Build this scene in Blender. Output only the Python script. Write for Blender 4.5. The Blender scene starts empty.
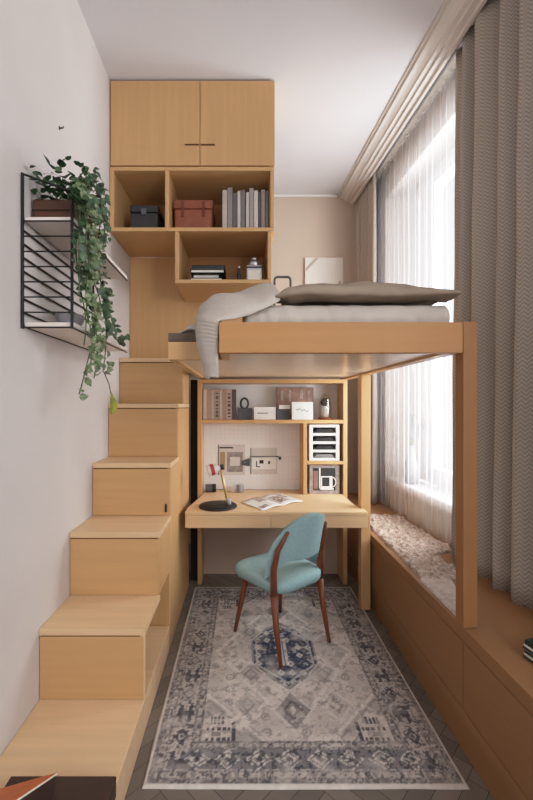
import bpy, bmesh, math, random
from mathutils import Vector, Matrix, noise as mnoise
random.seed(7)
PI = math.pi
sc = bpy.context.scene
COL = sc.collection
EYE, F = 1.5, 390.0           # eye height (m) and focal length in photo pixels
# measured photo coordinate at a known depth y  ->  metres
def X(px, y): return (px - 243.0) * y / F
def Z(py, y): return EYE - (py - 405.0) * y / F
def skew(a, y): return a - 0.0538 * y     # the window wall runs 3 degrees off the room axis

# ------------------------------------------------------------------ materials
def lin(c):
    return tuple(((v / 255.0) / 12.92 if v / 255.0 <= 0.04045 else ((v / 255.0 + 0.055) / 1.055) ** 2.4) for v in c) + (1.0,)

def mat(name, rgb, rough=0.6, var=0.0, scale=(8, 8, 8), bump=0.0, bscale=None, metallic=0.0, spec=0.5, detail=4, rgb2=None, **kw):
    m = bpy.data.materials.new(name); m.use_nodes = True
    nt = m.node_tree; p = nt.nodes['Principled BSDF']
    p.inputs['Base Color'].default_value = lin(rgb)
    p.inputs['Roughness'].default_value = rough
    p.inputs['Metallic'].default_value = metallic
    p.inputs['Specular IOR Level'].default_value = spec
    for k, v in kw.items():
        p.inputs[k].default_value = v
    tc = nt.nodes.new('ShaderNodeTexCoord')
    if var > 0 or rgb2:
        mp = nt.nodes.new('ShaderNodeMapping'); mp.inputs['Scale'].default_value = scale
        nt.links.new(tc.outputs['Object'], mp.inputs['Vector'])
        n = nt.nodes.new('ShaderNodeTexNoise'); n.inputs['Scale'].default_value = 1.0; n.inputs['Detail'].default_value = detail
        nt.links.new(mp.outputs[0], n.inputs['Vector'])
        r = nt.nodes.new('ShaderNodeValToRGB')
        c = lin(rgb)
        if rgb2:
            r.color_ramp.elements[0].color = lin(rgb2); r.color_ramp.elements[1].color = c
        else:
            r.color_ramp.elements[0].color = tuple(v * (1 - var) for v in c[:3]) + (1,)
            r.color_ramp.elements[1].color = tuple(min(1, v * (1 + var)) for v in c[:3]) + (1,)
        r.color_ramp.elements[0].position = 0.3; r.color_ramp.elements[1].position = 0.7
        nt.links.new(n.outputs['Fac'], r.inputs[0]); nt.links.new(r.outputs[0], p.inputs['Base Color'])
    if bump > 0:
        mp2 = nt.nodes.new('ShaderNodeMapping'); mp2.inputs['Scale'].default_value = bscale or scale
        nt.links.new(tc.outputs['Object'], mp2.inputs['Vector'])
        n2 = nt.nodes.new('ShaderNodeTexNoise'); n2.inputs['Scale'].default_value = 1.0; n2.inputs['Detail'].default_value = 3
        nt.links.new(mp2.outputs[0], n2.inputs['Vector'])
        b = nt.nodes.new('ShaderNodeBump'); b.inputs['Strength'].default_value = bump; b.inputs['Distance'].default_value = 0.01
        nt.links.new(n2.outputs['Fac'], b.inputs['Height']); nt.links.new(b.outputs[0], p.inputs['Normal'])
    return m

def attr_mat(name, rough=0.9, bump=0.0, bscale=300):
    m = bpy.data.materials.new(name); m.use_nodes = True
    nt = m.node_tree; p = nt.nodes['Principled BSDF']
    a = nt.nodes.new('ShaderNodeAttribute'); a.attribute_name = 'tint'
    nt.links.new(a.outputs['Color'], p.inputs['Base Color'])
    p.inputs['Roughness'].default_value = rough
    p.inputs['Specular IOR Level'].default_value = 0.25
    if bump:
        tc = nt.nodes.new('ShaderNodeTexCoord')
        n2 = nt.nodes.new('ShaderNodeTexNoise'); n2.inputs['Scale'].default_value = bscale
        nt.links.new(tc.outputs['Object'], n2.inputs['Vector'])
        b = nt.nodes.new('ShaderNodeBump'); b.inputs['Strength'].default_value = bump; b.inputs['Distance'].default_value = 0.005
        nt.links.new(n2.outputs['Fac'], b.inputs['Height']); nt.links.new(b.outputs[0], p.inputs['Normal'])
    return m

WOODC = (203, 161, 113)
M = {}
M['wood_h'] = mat('oak_veneer_horizontal', WOODC, 0.45, 0.04, (1.5, 28, 28), spec=0.35)
M['wood_v'] = mat('oak_veneer_vertical', WOODC, 0.45, 0.04, (28, 28, 1.5), spec=0.35)
M['wood_y'] = mat('oak_veneer_lengthwise', WOODC, 0.42, 0.04, (28, 1.5, 28), spec=0.35)
M['wood_frame_shade'] = mat('oak_frame_shaded', (176, 129, 82), 0.5, 0.04, (1.5, 28, 28), spec=0.3)  # same oak, darkened: the front rail's shade is in the colour
M['wood_post_shade'] = mat('oak_post_shaded', (154, 109, 70), 0.5, 0.04, (28, 28, 1.5), spec=0.3)  # oak darkened further to paint in the shade on the front post
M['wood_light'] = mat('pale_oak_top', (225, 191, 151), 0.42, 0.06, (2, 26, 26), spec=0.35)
M['wood_in_shade'] = mat('oak_veneer_inside_shaded', (156, 110, 70), 0.55, 0.04, (1.5, 28, 28), spec=0.3)  # oak with the shade of the recesses mixed into its colour
M['wood_bench_shade'] = mat('oak_veneer_bench_shaded', (150, 110, 75), 0.5, 0.04, (28, 1.5, 28), spec=0.3)  # oak darkened to carry the shade along the bench side
M['wall_l'] = mat('wall_paint_grey', (206, 199, 196), 0.85, 0.02, (3, 3, 3), bump=0.12, bscale=(180, 180, 180), spec=0.2)
M['wall_b'] = mat('wall_paint_beige', (190, 172, 157), 0.85, 0.02, (3, 3, 3), bump=0.1, bscale=(180, 180, 180), spec=0.2)
M['wall_w'] = mat('wall_paint_white', (226, 220, 216), 0.8, 0.01, (3, 3, 3), spec=0.2)
M['ceil'] = mat('ceiling_paint', (212, 209, 211), 0.9, 0.01, (2, 2, 2), spec=0.1)
M['plaster'] = mat('cornice_plaster', (214, 208, 203), 0.8, 0.01, (3, 3, 3), spec=0.2)
M['white'] = mat('white_lacquer', (238, 236, 232), 0.35, 0.01, (5, 5, 5))
M['shelfwhite'] = mat('white_shelf_board', (226, 216, 208), 0.5, 0.01, (5, 5, 5))
M['pvc'] = mat('white_window_frame', (240, 240, 242), 0.3, 0.01, (5, 5, 5))
M['black'] = mat('black_steel', (22, 22, 24), 0.45, 0.05, (20, 20, 20), metallic=0.3)
M['blackmatte'] = mat('black_matte', (28, 27, 28), 0.6, 0.08, (20, 20, 20))
M['darkhandle'] = mat('dark_bronze', (104, 66, 42), 0.4, 0.05, (20, 20, 20), metallic=0.4)
M['walnut'] = mat('walnut', (122, 66, 42), 0.42, 0.16, (40, 40, 4), spec=0.4)
M['teal'] = mat('teal_upholstery', (152, 183, 188), 0.9, 0.06, (60, 60, 60), bump=0.3, bscale=(500, 500, 500), spec=0.2)
M['sheet'] = mat('pale_grey_linen', (196, 187, 179), 0.9, 0.04, (8, 8, 8), bump=0.2, bscale=(400, 400, 400), spec=0.15)
M['duvet'] = mat('taupe_duvet', (152, 137, 122), 0.9, 0.04, (8, 8, 8), bump=0.2, bscale=(400, 400, 400), spec=0.15)
M['throw'] = mat('ribbed_throw_cloth', (196, 187, 179), 0.9, 0.04, (30, 30, 30), bump=0.3, bscale=(300, 300, 300), spec=0.15)
M['dark_grey'] = mat('dark_grey_matte', (98, 84, 74), 0.9, 0.05, (60, 60, 60))
M['planter'] = mat('brown_stained_planter', (84, 52, 36), 0.6, 0.2, (4, 60, 60))
M['soil'] = mat('dark_soil', (45, 34, 26), 0.95, 0.3, (90, 90, 90))
M['leaf'] = mat('pothos_leaf', (66, 96, 58), 0.45, rgb2=(26, 50, 32), scale=(22, 22, 22))
M['leaf_pale'] = mat('variegated_leaf', (140, 152, 112), 0.5, rgb2=(44, 74, 46), scale=(70, 70, 70))
M['leaf_yellow'] = mat('yellowing_leaf', (186, 178, 70), 0.5, rgb2=(96, 128, 52), scale=(18, 18, 18))
M['stem'] = mat('vine_stem', (72, 96, 52), 0.6, 0.1, (30, 30, 30))
M['leather'] = mat('red_brown_leather', (142, 78, 54), 0.45, 0.14, (20, 20, 20), bump=0.2, bscale=(200, 200, 200))
M['leatherstrap'] = mat('dark_leather_edge', (104, 46, 30), 0.5, 0.1, (20, 20, 20))
M['charcoal'] = mat('charcoal_case', (44, 47, 48), 0.5, 0.1, (30, 30, 30))
M['slate'] = mat('slate_paper', (84, 86, 90), 0.6, 0.1, (30, 30, 30))
M['paper'] = mat('paper_block', (232, 226, 214), 0.8, 0.04, (3, 3, 200))
M['chrome'] = mat('brushed_metal', (190, 190, 190), 0.28, 0.05, (30, 30, 30), metallic=0.9)
M['peg'] = mat('white_pegboard', (238, 236, 236), 0.6, 0.01, (5, 5, 5))
M['peghole'] = mat('faint_peg_hole', (196, 193, 192), 0.7, 0.01, (5, 5, 5))
M['mag_ink'] = mat('magazine_photo_ink', (94, 62, 66), 0.5, rgb2=(226, 214, 204), scale=(45, 45, 45), detail=6)
M['photo_brown'] = mat('brown_photo_print', (160, 128, 114), 0.5, rgb2=(122, 92, 82), scale=(16, 16, 16), detail=6)
M['photo_grey'] = mat('grey_photo_print', (176, 166, 160), 0.5, rgb2=(132, 120, 116), scale=(30, 30, 30), detail=6)
M['printpale'] = mat('pale_print_paper', (214, 208, 204), 0.7, 0.02, (20, 20, 20))
M['ochre'] = mat('ochre_ink', (168, 146, 104), 0.7, 0.05, (20, 20, 20))
M['red'] = mat('red_enamel', (176, 56, 58), 0.5, 0.05, (20, 20, 20))
M['brass'] = mat('brushed_brass', (206, 176, 128), 0.35, 0.03, (20, 20, 20), metallic=0.5)
M['darkbox'] = mat('dark_brown_case', (62, 44, 37), 0.6, 0.1, (20, 20, 20))
M['orange'] = mat('orange_leather_cover', (206, 108, 50), 0.55, 0.12, (14, 14, 14))
M['greenblk'] = mat('dark_green_cover', (40, 52, 46), 0.6, 0.1, (20, 20, 20))
M['vase'] = mat('grey_ceramic', (142, 142, 146), 0.5, 0.08, (20, 20, 20))
M['jute'] = mat('woven_jute', (214, 198, 186), 0.95, rgb2=(136, 112, 96), scale=(55, 55, 55), bump=0.8, bscale=(90, 90, 90))
M['cush'] = mat('pale_speckled_linen', (214, 202, 194), 0.95, rgb2=(182, 166, 156), scale=(40, 40, 40), bump=0.3, bscale=(200, 200, 200))
M['canvas'] = mat('cream_canvas', (212, 203, 194), 0.8, 0.06, (14, 1, 1), bump=0.1, bscale=(300, 300, 300))
M['canvas_mark'] = mat('taupe_brush_mark', (170, 156, 142), 0.8, 0.05, (10, 10, 10))
M['seam'] = mat('brown_shadow_seam', (118, 82, 52), 0.8, 0.03, (9, 9, 9))
M['gap'] = mat('gap_shade_black', (34, 26, 20), 0.9)
M['mortar'] = mat('dark_floor_joint', (62, 57, 53), 0.9, 0.05, (5, 5, 5))
M['underbed'] = mat('pale_underside_panel', (232, 213, 190), 0.28, 0.02, (3, 3, 3))

def glass_mat(name, tint=(1, 1, 1, 1), gloss=0.08):
    m = bpy.data.materials.new(name); m.use_nodes = True
    nt = m.node_tree; nt.nodes.remove(nt.nodes['Principled BSDF'])
    t = nt.nodes.new('ShaderNodeBsdfTransparent'); t.inputs[0].default_value = tint
    g = nt.nodes.new('ShaderNodeBsdfGlossy'); g.inputs['Roughness'].default_value = 0.03
    x = nt.nodes.new('ShaderNodeMixShader'); x.inputs[0].default_value = gloss
    nt.links.new(t.outputs[0], x.inputs[1]); nt.links.new(g.outputs[0], x.inputs[2])
    nt.links.new(x.outputs[0], nt.nodes['Material Output'].inputs[0])
    return m
M['glass'] = glass_mat('clear_glass')
M['cloche'] = glass_mat('cloche_glass', (0.93, 0.93, 0.92, 1), 0.14)

def sheer_mat():
    m = bpy.data.materials.new('sheer_voile'); m.use_nodes = True
    nt = m.node_tree; nt.nodes.remove(nt.nodes['Principled BSDF'])
    d = nt.nodes.new('ShaderNodeBsdfDiffuse'); d.inputs[0].default_value = (0.85, 0.86, 0.9, 1)
    tl = nt.nodes.new('ShaderNodeBsdfTranslucent'); tl.inputs[0].default_value = (0.85, 0.87, 0.92, 1)
    t = nt.nodes.new('ShaderNodeBsdfTransparent')
    a = nt.nodes.new('ShaderNodeMixShader'); a.inputs[0].default_value = 0.2
    nt.links.new(d.outputs[0], a.inputs[1]); nt.links.new(tl.outputs[0], a.inputs[2])
    tc = nt.nodes.new('ShaderNodeTexCoord'); mp = nt.nodes.new('ShaderNodeMapping'); mp.inputs['Scale'].default_value = (0, 30, 0.5)
    n = nt.nodes.new('ShaderNodeTexNoise'); n.inputs['Scale'].default_value = 1
    nt.links.new(tc.outputs['Object'], mp.inputs[0]); nt.links.new(mp.outputs[0], n.inputs['Vector'])
    mr = nt.nodes.new('ShaderNodeMapRange'); mr.inputs['From Min'].default_value = 0.3; mr.inputs['From Max'].default_value = 0.7
    mr.inputs['To Min'].default_value = 0.6; mr.inputs['To Max'].default_value = 0.78
    nt.links.new(n.outputs['Fac'], mr.inputs['Value'])
    b = nt.nodes.new('ShaderNodeMixShader')
    nt.links.new(mr.outputs[0], b.inputs[0]); nt.links.new(a.outputs[0], b.inputs[1]); nt.links.new(t.outputs[0], b.inputs[2])
    nt.links.new(b.outputs[0], nt.nodes['Material Output'].inputs[0])
    return m
M['sheer'] = sheer_mat()

def curtain_mat():
    # herringbone tweed: a zigzag in cloth coordinates (UV in metres)
    m = bpy.data.materials.new('herringbone_tweed'); m.use_nodes = True
    nt = m.node_tree; p = nt.nodes['Principled BSDF']; p.inputs['Roughness'].default_value = 0.95
    p.inputs['Specular IOR Level'].default_value = 0.1
    uv = nt.nodes.new('ShaderNodeUVMap'); s = nt.nodes.new('ShaderNodeSeparateXYZ'); nt.links.new(uv.outputs[0], s.inputs[0])
    def math_(op, a, b=None):
        n = nt.nodes.new('ShaderNodeMath'); n.operation = op
        for i, v in enumerate((a, b)):
            if v is None: continue
            if isinstance(v, (int, float)): n.inputs[i].default_value = v
            else: nt.links.new(v, n.inputs[i])
        return n.outputs[0]
    u = math_('MULTIPLY', s.outputs[0], 1 / 0.034)
    tri = math_('ABSOLUTE', math_('SUBTRACT', math_('FRACT', u), 0.5))
    ph = math_('ADD', math_('MULTIPLY', s.outputs[1], 1 / 0.021), math_('MULTIPLY', tri, 1.9))
    st = math_('FRACT', ph)
    st2 = math_('ABSOLUTE', math_('SUBTRACT', st, 0.5))
    r = nt.nodes.new('ShaderNodeValToRGB')
    r.color_ramp.elements[0].position = 0.13; r.color_ramp.elements[0].color = lin((156, 147, 139))
    r.color_ramp.elements[1].position = 0.36; r.color_ramp.elements[1].color = lin((184, 174, 164))
    nt.links.new(st2, r.inputs[0]); nt.links.new(r.outputs[0], p.inputs['Base Color'])
    return m
M['tweed'] = curtain_mat()
M['rug'] = attr_mat('printed_rug_pile', 0.95, 0.5, 260)
M['parquet'] = attr_mat('grey_oak_parquet', 0.5, 0.1, 60)

# ------------------------------------------------------------------ mesh builder
class B:
    def __init__(self): self.bm = bmesh.new()
    def box(self, x0, x1, y0, y1, z0, z1, mapf=None):
        c = [(x0, y0, z0), (x1, y0, z0), (x1, y1, z0), (x0, y1, z0), (x0, y0, z1), (x1, y0, z1), (x1, y1, z1), (x0, y1, z1)]
        v = [self.bm.verts.new(mapf(p) if mapf else p) for p in c]
        for f in ((0, 3, 2, 1), (4, 5, 6, 7), (0, 1, 5, 4), (1, 2, 6, 5), (2, 3, 7, 6), (3, 0, 4, 7)):
            self.bm.faces.new([v[i] for i in f])
        return self
    def prism(self, poly, lo, hi, axis='z'):
        def P(a, b, t):
            return {'z': (a, b, t), 'y': (a, t, b), 'x': (t, a, b)}[axis]
        v0 = [self.bm.verts.new(P(a, b, lo)) for a, b in poly]
        v1 = [self.bm.verts.new(P(a, b, hi)) for a, b in poly]
        n = len(poly)
        self.bm.faces.new(v0[::-1]); self.bm.faces.new(v1)
        for i in range(n):
            self.bm.faces.new((v0[i], v0[(i + 1) % n], v1[(i + 1) % n], v1[i]))
        return self
    def lathe(self, prof, cx, cy, z0=0, n=24, cap=True):
        rings = [[self.bm.verts.new((cx + r * math.cos(2 * PI * k / n), cy + r * math.sin(2 * PI * k / n), z0 + z)) for k in range(n)] for r, z in prof]
        for a, b in zip(rings, rings[1:]):
            for k in range(n):
                self.bm.faces.new((a[k], a[(k + 1) % n], b[(k + 1) % n], b[k]))
        if cap:
            self.bm.faces.new(rings[0][::-1]); self.bm.faces.new(rings[-1])
        return self
    def tube(self, pts, rad, n=8, closed=False):
        pts = [Vector(p) for p in pts]; N = len(pts)
        rr = rad if isinstance(rad, (list, tuple)) else [rad] * N
        rings = []; ref = None
        for i, p in enumerate(pts):
            a = pts[i - 1] if (i > 0 or closed) else p
            b = pts[(i + 1) % N] if (i < N - 1 or closed) else p
            d = (b - a).normalized()
            if ref is None:
                ref = d.orthogonal().normalized()
            ref = (ref - d * ref.dot(d)).normalized()
            s = d.cross(ref)
            rings.append([self.bm.verts.new(p + (ref * math.cos(2 * PI * k / n) + s * math.sin(2 * PI * k / n)) * rr[i]) for k in range(n)])
        pairs = list(zip(rings, rings[1:])) + ([(rings[-1], rings[0])] if closed else [])
        for a, b in pairs:
            for k in range(n):
                self.bm.faces.new((a[k], a[(k + 1) % n], b[(k + 1) % n], b[k]))
        if not closed:
            self.bm.faces.new(rings[0][::-1]); self.bm.faces.new(rings[-1])
        return self
    def grid(self, fn, nu, nv, uvf=None):
        vs = [[self.bm.verts.new(fn(i / nu, j / nv)) for j in range(nv + 1)] for i in range(nu + 1)]
        L = self.bm.loops.layers.uv.new('UVMap') if uvf else None
        for i in range(nu):
            for j in range(nv):
                f = self.bm.faces.new((vs[i][j], vs[i + 1][j], vs[i + 1][j + 1], vs[i][j + 1]))
                if L:
                    for lp, (a, b) in zip(f.loops, ((i, j), (i + 1, j), (i + 1, j + 1), (i, j + 1))):
                        lp[L].uv = uvf(a / nu, b / nv)
        return self
    def quad(self, *p):
        self.bm.faces.new([self.bm.verts.new(q) for q in p]); return self
    def build(self, name, m, parent=None, bevel=0.0, smooth=False, seg=2, subsurf=0, solid=0.0, recalc=True):
        if recalc: bmesh.ops.recalc_face_normals(self.bm, faces=self.bm.faces)
        me = bpy.data.meshes.new(name); self.bm.to_mesh(me); self.bm.free()
        o = bpy.data.objects.new(name, me); COL.objects.link(o)
        me.materials.append(m)
        if parent:
            off = Vector((0, 0, 0)); q = parent
            if not parent.get('local'):
                while q: off += q.location; q = q.parent
                me.transform(Matrix.Translation(-off))
            o.parent = parent
            if parent.get('local'): o['local'] = 1
        if smooth:
            for p in me.polygons: p.use_smooth = True
        if solid:
            s = o.modifiers.new('solid', 'SOLIDIFY'); s.thickness = solid; s.offset = 0
        if bevel:
            b = o.modifiers.new('bevel', 'BEVEL'); b.width = bevel; b.segments = seg; b.limit_method = 'ANGLE'; b.angle_limit = math.radians(40)
        if subsurf:
            s = o.modifiers.new('sub', 'SUBSURF'); s.levels = subsurf; s.render_levels = subsurf
        return o

def tag(o, label=None, cat=None, group=None, kind=None):
    if label: o['label'] = label
    if cat: o['category'] = cat
    if group: o['group'] = group
    if kind: o['kind'] = kind
    return o
def thing(name, label, cat, loc=(0, 0, 0), group=None, rotz=0.0, local=False):
    o = bpy.data.objects.new(name, None); COL.objects.link(o); o.location = loc; o.rotation_euler = (0, 0, rotz)
    o.empty_display_size = 0.05
    if local: o['local'] = 1       # parts are modelled in the thing's own coordinates
    return tag(o, label, cat, group)
def struct(o): o['kind'] = 'structure'; return o
def dup(root, loc, rot=None, label=None):
    r = root.copy(); COL.objects.link(r); r.location = loc
    if rot is not None: r.rotation_euler = rot
    if label: r['label'] = label
    for ch in list(root.children):
        c = ch.copy(); COL.objects.link(c); c.parent = r
        for g in ch.children:
            d = g.copy(); COL.objects.link(d); d.parent = c
    return r

# ------------------------------------------------------------------ the room
WL, CEIL, BACK, FRONT = -0.935, 3.78, 4.24, -2.0
skm = lambda p: (skew(p[0], p[1]), p[1], p[2])
struct(B().box(WL - 0.15, WL, FRONT, BACK, 0, CEIL).build('wall_left', M['wall_l']))
struct(B().box(WL - 0.15, 2.1, BACK, BACK + 0.15, 0, CEIL).build('wall_back', M['wall_b']))
struct(B().box(WL - 0.15, 2.1, FRONT - 0.15, FRONT, 0, CEIL).build('wall_front', M['wall_l']))
struct(B().box(WL - 0.15, 2.1, FRONT - 0.15, BACK + 0.15, CEIL, CEIL + 0.12).build('ceiling', M['ceil']))
WY0, WY1, WZ0, WZ1, WA = 1.62, 3.70, 0.82, 3.51, 1.60
WYI = 3.82   # the far reveal is splayed
b = B()
NY0, NY1 = -1.6, 0.15
b.box(WA, WA + 0.3, FRONT, NY0, 0, CEIL, skm); b.box(WA, WA + 0.3, NY1, WY0, 0, CEIL, skm); b.box(WA, WA + 0.3, NY0, NY1, 0, WZ0 - .07, skm); b.box(WA, WA + 0.3, NY0, NY1, WZ1, CEIL, skm); bmv = b.prism([(WA, WYI), (WA + 0.2, WY1), (WA + 0.3, WY1), (WA + 0.3, BACK), (WA, BACK)], 0, CEIL)
for v_ in list(b.bm.verts)[8:]: v_.co.x = skew(v_.co.x, v_.co.y)
b.box(WA, WA + 0.2, WY1, WYI - .0005, 0, WZ0 - 0.07, skm); b.box(WA, WA + 0.2, WY1, WYI - .0005, WZ1, CEIL, skm)
b.box(WA, WA + 0.3, WY0, WY1, 0, WZ0 - 0.07, skm); b.box(WA, WA + 0.3, WY0, WY1, WZ1, CEIL, skm)
struct(b.build('wall_right', M['wall_w']))
# herringbone parquet floor
def parquet():
    bm = bmesh.new(); L = bm.loops.layers.color.new('tint') if False else None
    w, l = 0.075, 0.45
    cols = []
    ang = math.radians(45)
    ca, sa = math.cos(ang), math.sin(ang)
    def add(x0, y0, x1, y1):
        pts = [(x0 + .0012, y0 + .0012), (x1 - .0012, y0 + .0012), (x1 - .0012, y1 - .0012), (x0 + .0012, y1 - .0012)]
        pts = [(ca * x - sa * y, sa * x + ca * y + 1.3) for x, y in pts]
        if all(p[0] < WL or p[0] > 1.5 or p[1] < 0.3 or p[1] > BACK for p in pts): return
        bm.faces.new([bm.verts.new((min(max(px, WL), 1.5), min(max(py, 0.0), BACK), 0.0)) for px, py in pts])
        g = random.uniform(0.8, 1.15); c = lin((122, 113, 105)); cols.append(tuple(v * g for v in c[:3]) + (1,))
    n = 6
    for i in range(-60, 60):
        for j in range(-12, 12):
            x, y = i * w + j * l * 1, i * w - j * l * 1
            add(x, y, x + l, y + w)
            add(x, y + w, x + w, y + w + l) if False else add(x + l, y + w - l, x + l + w, y + w) if False else None
            add(x - 0.0, y + w, x + w, y + w + l)
    me = bpy.data.meshes.new('floor'); bm.to_mesh(me); bm.free()
    a = me.color_attributes.new('tint', 'FLOAT_COLOR', 'CORNER')
    for p in me.polygons:
        for li in p.loop_indices: a.data[li].color = cols[p.index]
    o = bpy.data.objects.new('floor', me); COL.objects.link(o); me.materials.append(M['parquet']); return o
fl = struct(parquet())
sub = B().box(WL - 0.15, 2.1, FRONT, BACK, -0.1, -0.001).build('floor_base', M['mortar'], fl)

# windows: frame, sashes, glass, sill (the second one lies nearer than the picture's edge and lights the stairs)
def make_window(name, wy0, wy1, mid):
    wn = bpy.data.objects.new(name, None); COL.objects.link(wn); struct(wn)
    b = B(); a0, a1 = 1.80, 1.86
    b.box(a0, a1, wy0, wy0 + 0.07, WZ0, WZ1, skm); b.box(a0, a1, wy1 - 0.07, wy1, WZ0, WZ1, skm)
    b.box(a0, a1, wy0 + 0.07, wy1 - 0.07, WZ0, WZ0 + 0.07, skm); b.box(a0, a1, wy0 + 0.07, wy1 - 0.07, WZ1 - 0.07, WZ1, skm)
    b.box(a0, a1, mid - 0.04, mid + 0.04, WZ0 + 0.07, WZ1 - 0.07, skm)
    b.build('frame', M['pvc'], wn, 0.004)
    for (s0, s1) in ((wy0 + 0.072, mid - 0.042), (mid + 0.042, wy1 - 0.072)):
        b = B(); t = 0.075
        for q in ((s0, s0 + t, WZ0 + .072, WZ1 - .072), (s1 - t, s1, WZ0 + .072, WZ1 - .072), (s0 + t, s1 - t, WZ0 + .072, WZ0 + .072 + t), (s0 + t, s1 - t, WZ1 - .072 - t, WZ1 - .072)):
            b.box(a0 - 0.015, a1 - 0.005, q[0], q[1], q[2], q[3], skm)
        sash = b.build('sash', M['pvc'], wn, 0.004)
        B().box(1.825, 1.832, s0 + t, s1 - t, WZ0 + .072 + t, WZ1 - .072 - t, skm).build('pane', M['glass'], sash)
    b = B().box(a0 - 0.05, a0 - 0.016, wy1 - 0.125, wy1 - 0.105, 1.9, 1.93, skm); b.box(a0 - 0.055, a0 - 0.04, wy1 - 0.125, wy1 - 0.105, 1.80, 1.93, skm)
    b.build('window_handle', M['white'], wn, 0.003)
    B().box(1.555, 1.80, wy0 + 0.01, wy1 - 0.004, WZ0 - 0.068, WZ0, skm).build('window_sill', M['pvc'], wn, 0.01)
make_window('window_1', WY0, WY1, 3.40)
make_window('window_2', NY0, NY1, -0.72)
# cornice with ridges, running along the window wall
prof = [(1.255, CEIL), (1.255, CEIL - .012), (1.275, CEIL - .012), (1.275, CEIL - .03), (1.30, CEIL - .036), (1.33, CEIL - .052), (1.335, CEIL - .064), (1.365, CEIL - .064), (1.37, CEIL - .08), (1.405, CEIL - .08), (1.41, CEIL - .10), (1.43, CEIL - .10), (1.43, CEIL)]
b = B(); bm = b.bm
v0 = [bm.verts.new((skew(a, FRONT), FRONT, z)) for a, z in prof]; v1 = [bm.verts.new((skew(a, BACK), BACK, z)) for a, z in prof]
for i in range(len(prof)): bm.faces.new((v0[i], v0[(i + 1) % len(prof)], v1[(i + 1) % len(prof)], v1[i]))
bm.faces.new(v0[::-1]); bm.faces.new(v1)
struct(b.build('trim_1', M['plaster']))
B2 = B().prism([(0.23, CEIL), (0.23, CEIL - .03), (1.02, CEIL - .03), (1.02, CEIL)], BACK - 0.03, BACK, 'y')
struct(B2.build('trim_2', M['plaster'], None, 0.008))

# ------------------------------------------------------------------ storage staircase
SX = -0.45
st = thing('storage_staircase', 'oak veneer box staircase climbing along the left wall to the loft bed', 'staircase', (WL, 1.3, 0))
WX = WL + 0.0015
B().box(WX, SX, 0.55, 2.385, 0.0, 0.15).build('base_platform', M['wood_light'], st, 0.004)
ys = [1.786, 2.10, 2.418, 2.707, 2.949]; tz = [0.475, 0.815, 1.14, 1.51, 1.855]; END = 3.245
B().prism([(2.39, 0), (END, 0), (END, 1.476), (2.715, 1.476), (2.715, 1.108), (2.43, 1.108), (2.43, 0.783), (2.39, 0.783)], WX, SX, 'x').build('carcass', M['wood_v'], st, 0.003)
B().box(WX, SX, 2.115, 2.387, 0.477, 0.783).build('step_box', M['wood_v'], st, 0.003)
B().box(WX, SX, 2.960, END, 1.512, 1.823).build('step_box', M['wood_v'], st, 0.003)
low = [0.152, 0.477, 0.817, 1.142, 1.512]
for i in range(5):
    y1 = END if i == 3 else ys[i + 1] + 0.01 if i < 4 else 3.205
    # riser; a brown strip below the tread stands in for the shade there
    r = B().box(WX + 0.002, SX - 0.006, ys[i], ys[i] + (0.02 if i == 0 else 0.013), low[i], tz[i] - 0.0375).build('riser', M['wood_h'], st, 0.002)
    B().box(WX + 0.006, SX - 0.02, ys[i] + 0.005, ys[i] + 0.012, tz[i] - 0.0375, tz[i] - 0.0305).build('gap_shade_strip', M['seam'], r)
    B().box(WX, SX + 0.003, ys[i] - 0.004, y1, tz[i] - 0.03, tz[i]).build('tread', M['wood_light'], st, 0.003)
B().box(SX - 0.022, SX - 0.001, ys[0] + 0.002, ys[0] + 0.02, 0.152, 0.445).build('edge_panel', M['wood_light'], st, 0.002)
B().box(WX + .01, WX + .03, ys[0] + 0.022, 2.385, 0.152, 0.444).build('side_panel', M['wood_in_shade'], st)
B().tube([(X(166, 2.41), 2.407, Z(512, 2.41)), (X(166, 2.41), 2.407, Z(504, 2.41))], 0.006).build('finger_pull', M['blackmatte'], st)

# tall panel behind the steps and under the shelves
B().prism([(WL + .004, 1.862), (-0.40, 1.862), (-0.40, 2.12), (0.222, 2.12), (0.222, 2.7155), (WL + .004, 2.7155)], 3.212, 4.2, 'y').build('closet_panel', M['wood_v'], None, 0.003)
tag(bpy.data.objects['closet_panel'], 'plain oak closet panel above the top stair, below the open shelves', 'panel')

# ------------------------------------------------------------------ overhead cabinet and open shelves
CY = 2.727
cab = thing('overhead_cabinet', 'two-door oak cabinet at the ceiling with slim dark handles', 'cabinet', (WL, CY, 3.17))
B().box(WL + .004, 0.224, CY + 0.022, 3.21, 3.172, CEIL - 0.004).build('carcass', M['wood_h'], cab, 0.003)
spl = X(200, CY)
for (d0, d1, h0, h1) in ((WL + .008, spl - .002, spl - .105, spl - .006), (spl + .002, 0.222, spl + .006, spl + .105)):
    d = B().box(d0, d1, CY, CY + 0.02, 3.176, CEIL - 0.012).build('door', M['wood_v'], cab, 0.002)
    B().box(h0, h1, CY - 0.010, CY - 0.0005, 3.314, 3.321).build('handle', M['darkhandle'], d, 0.002)

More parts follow.
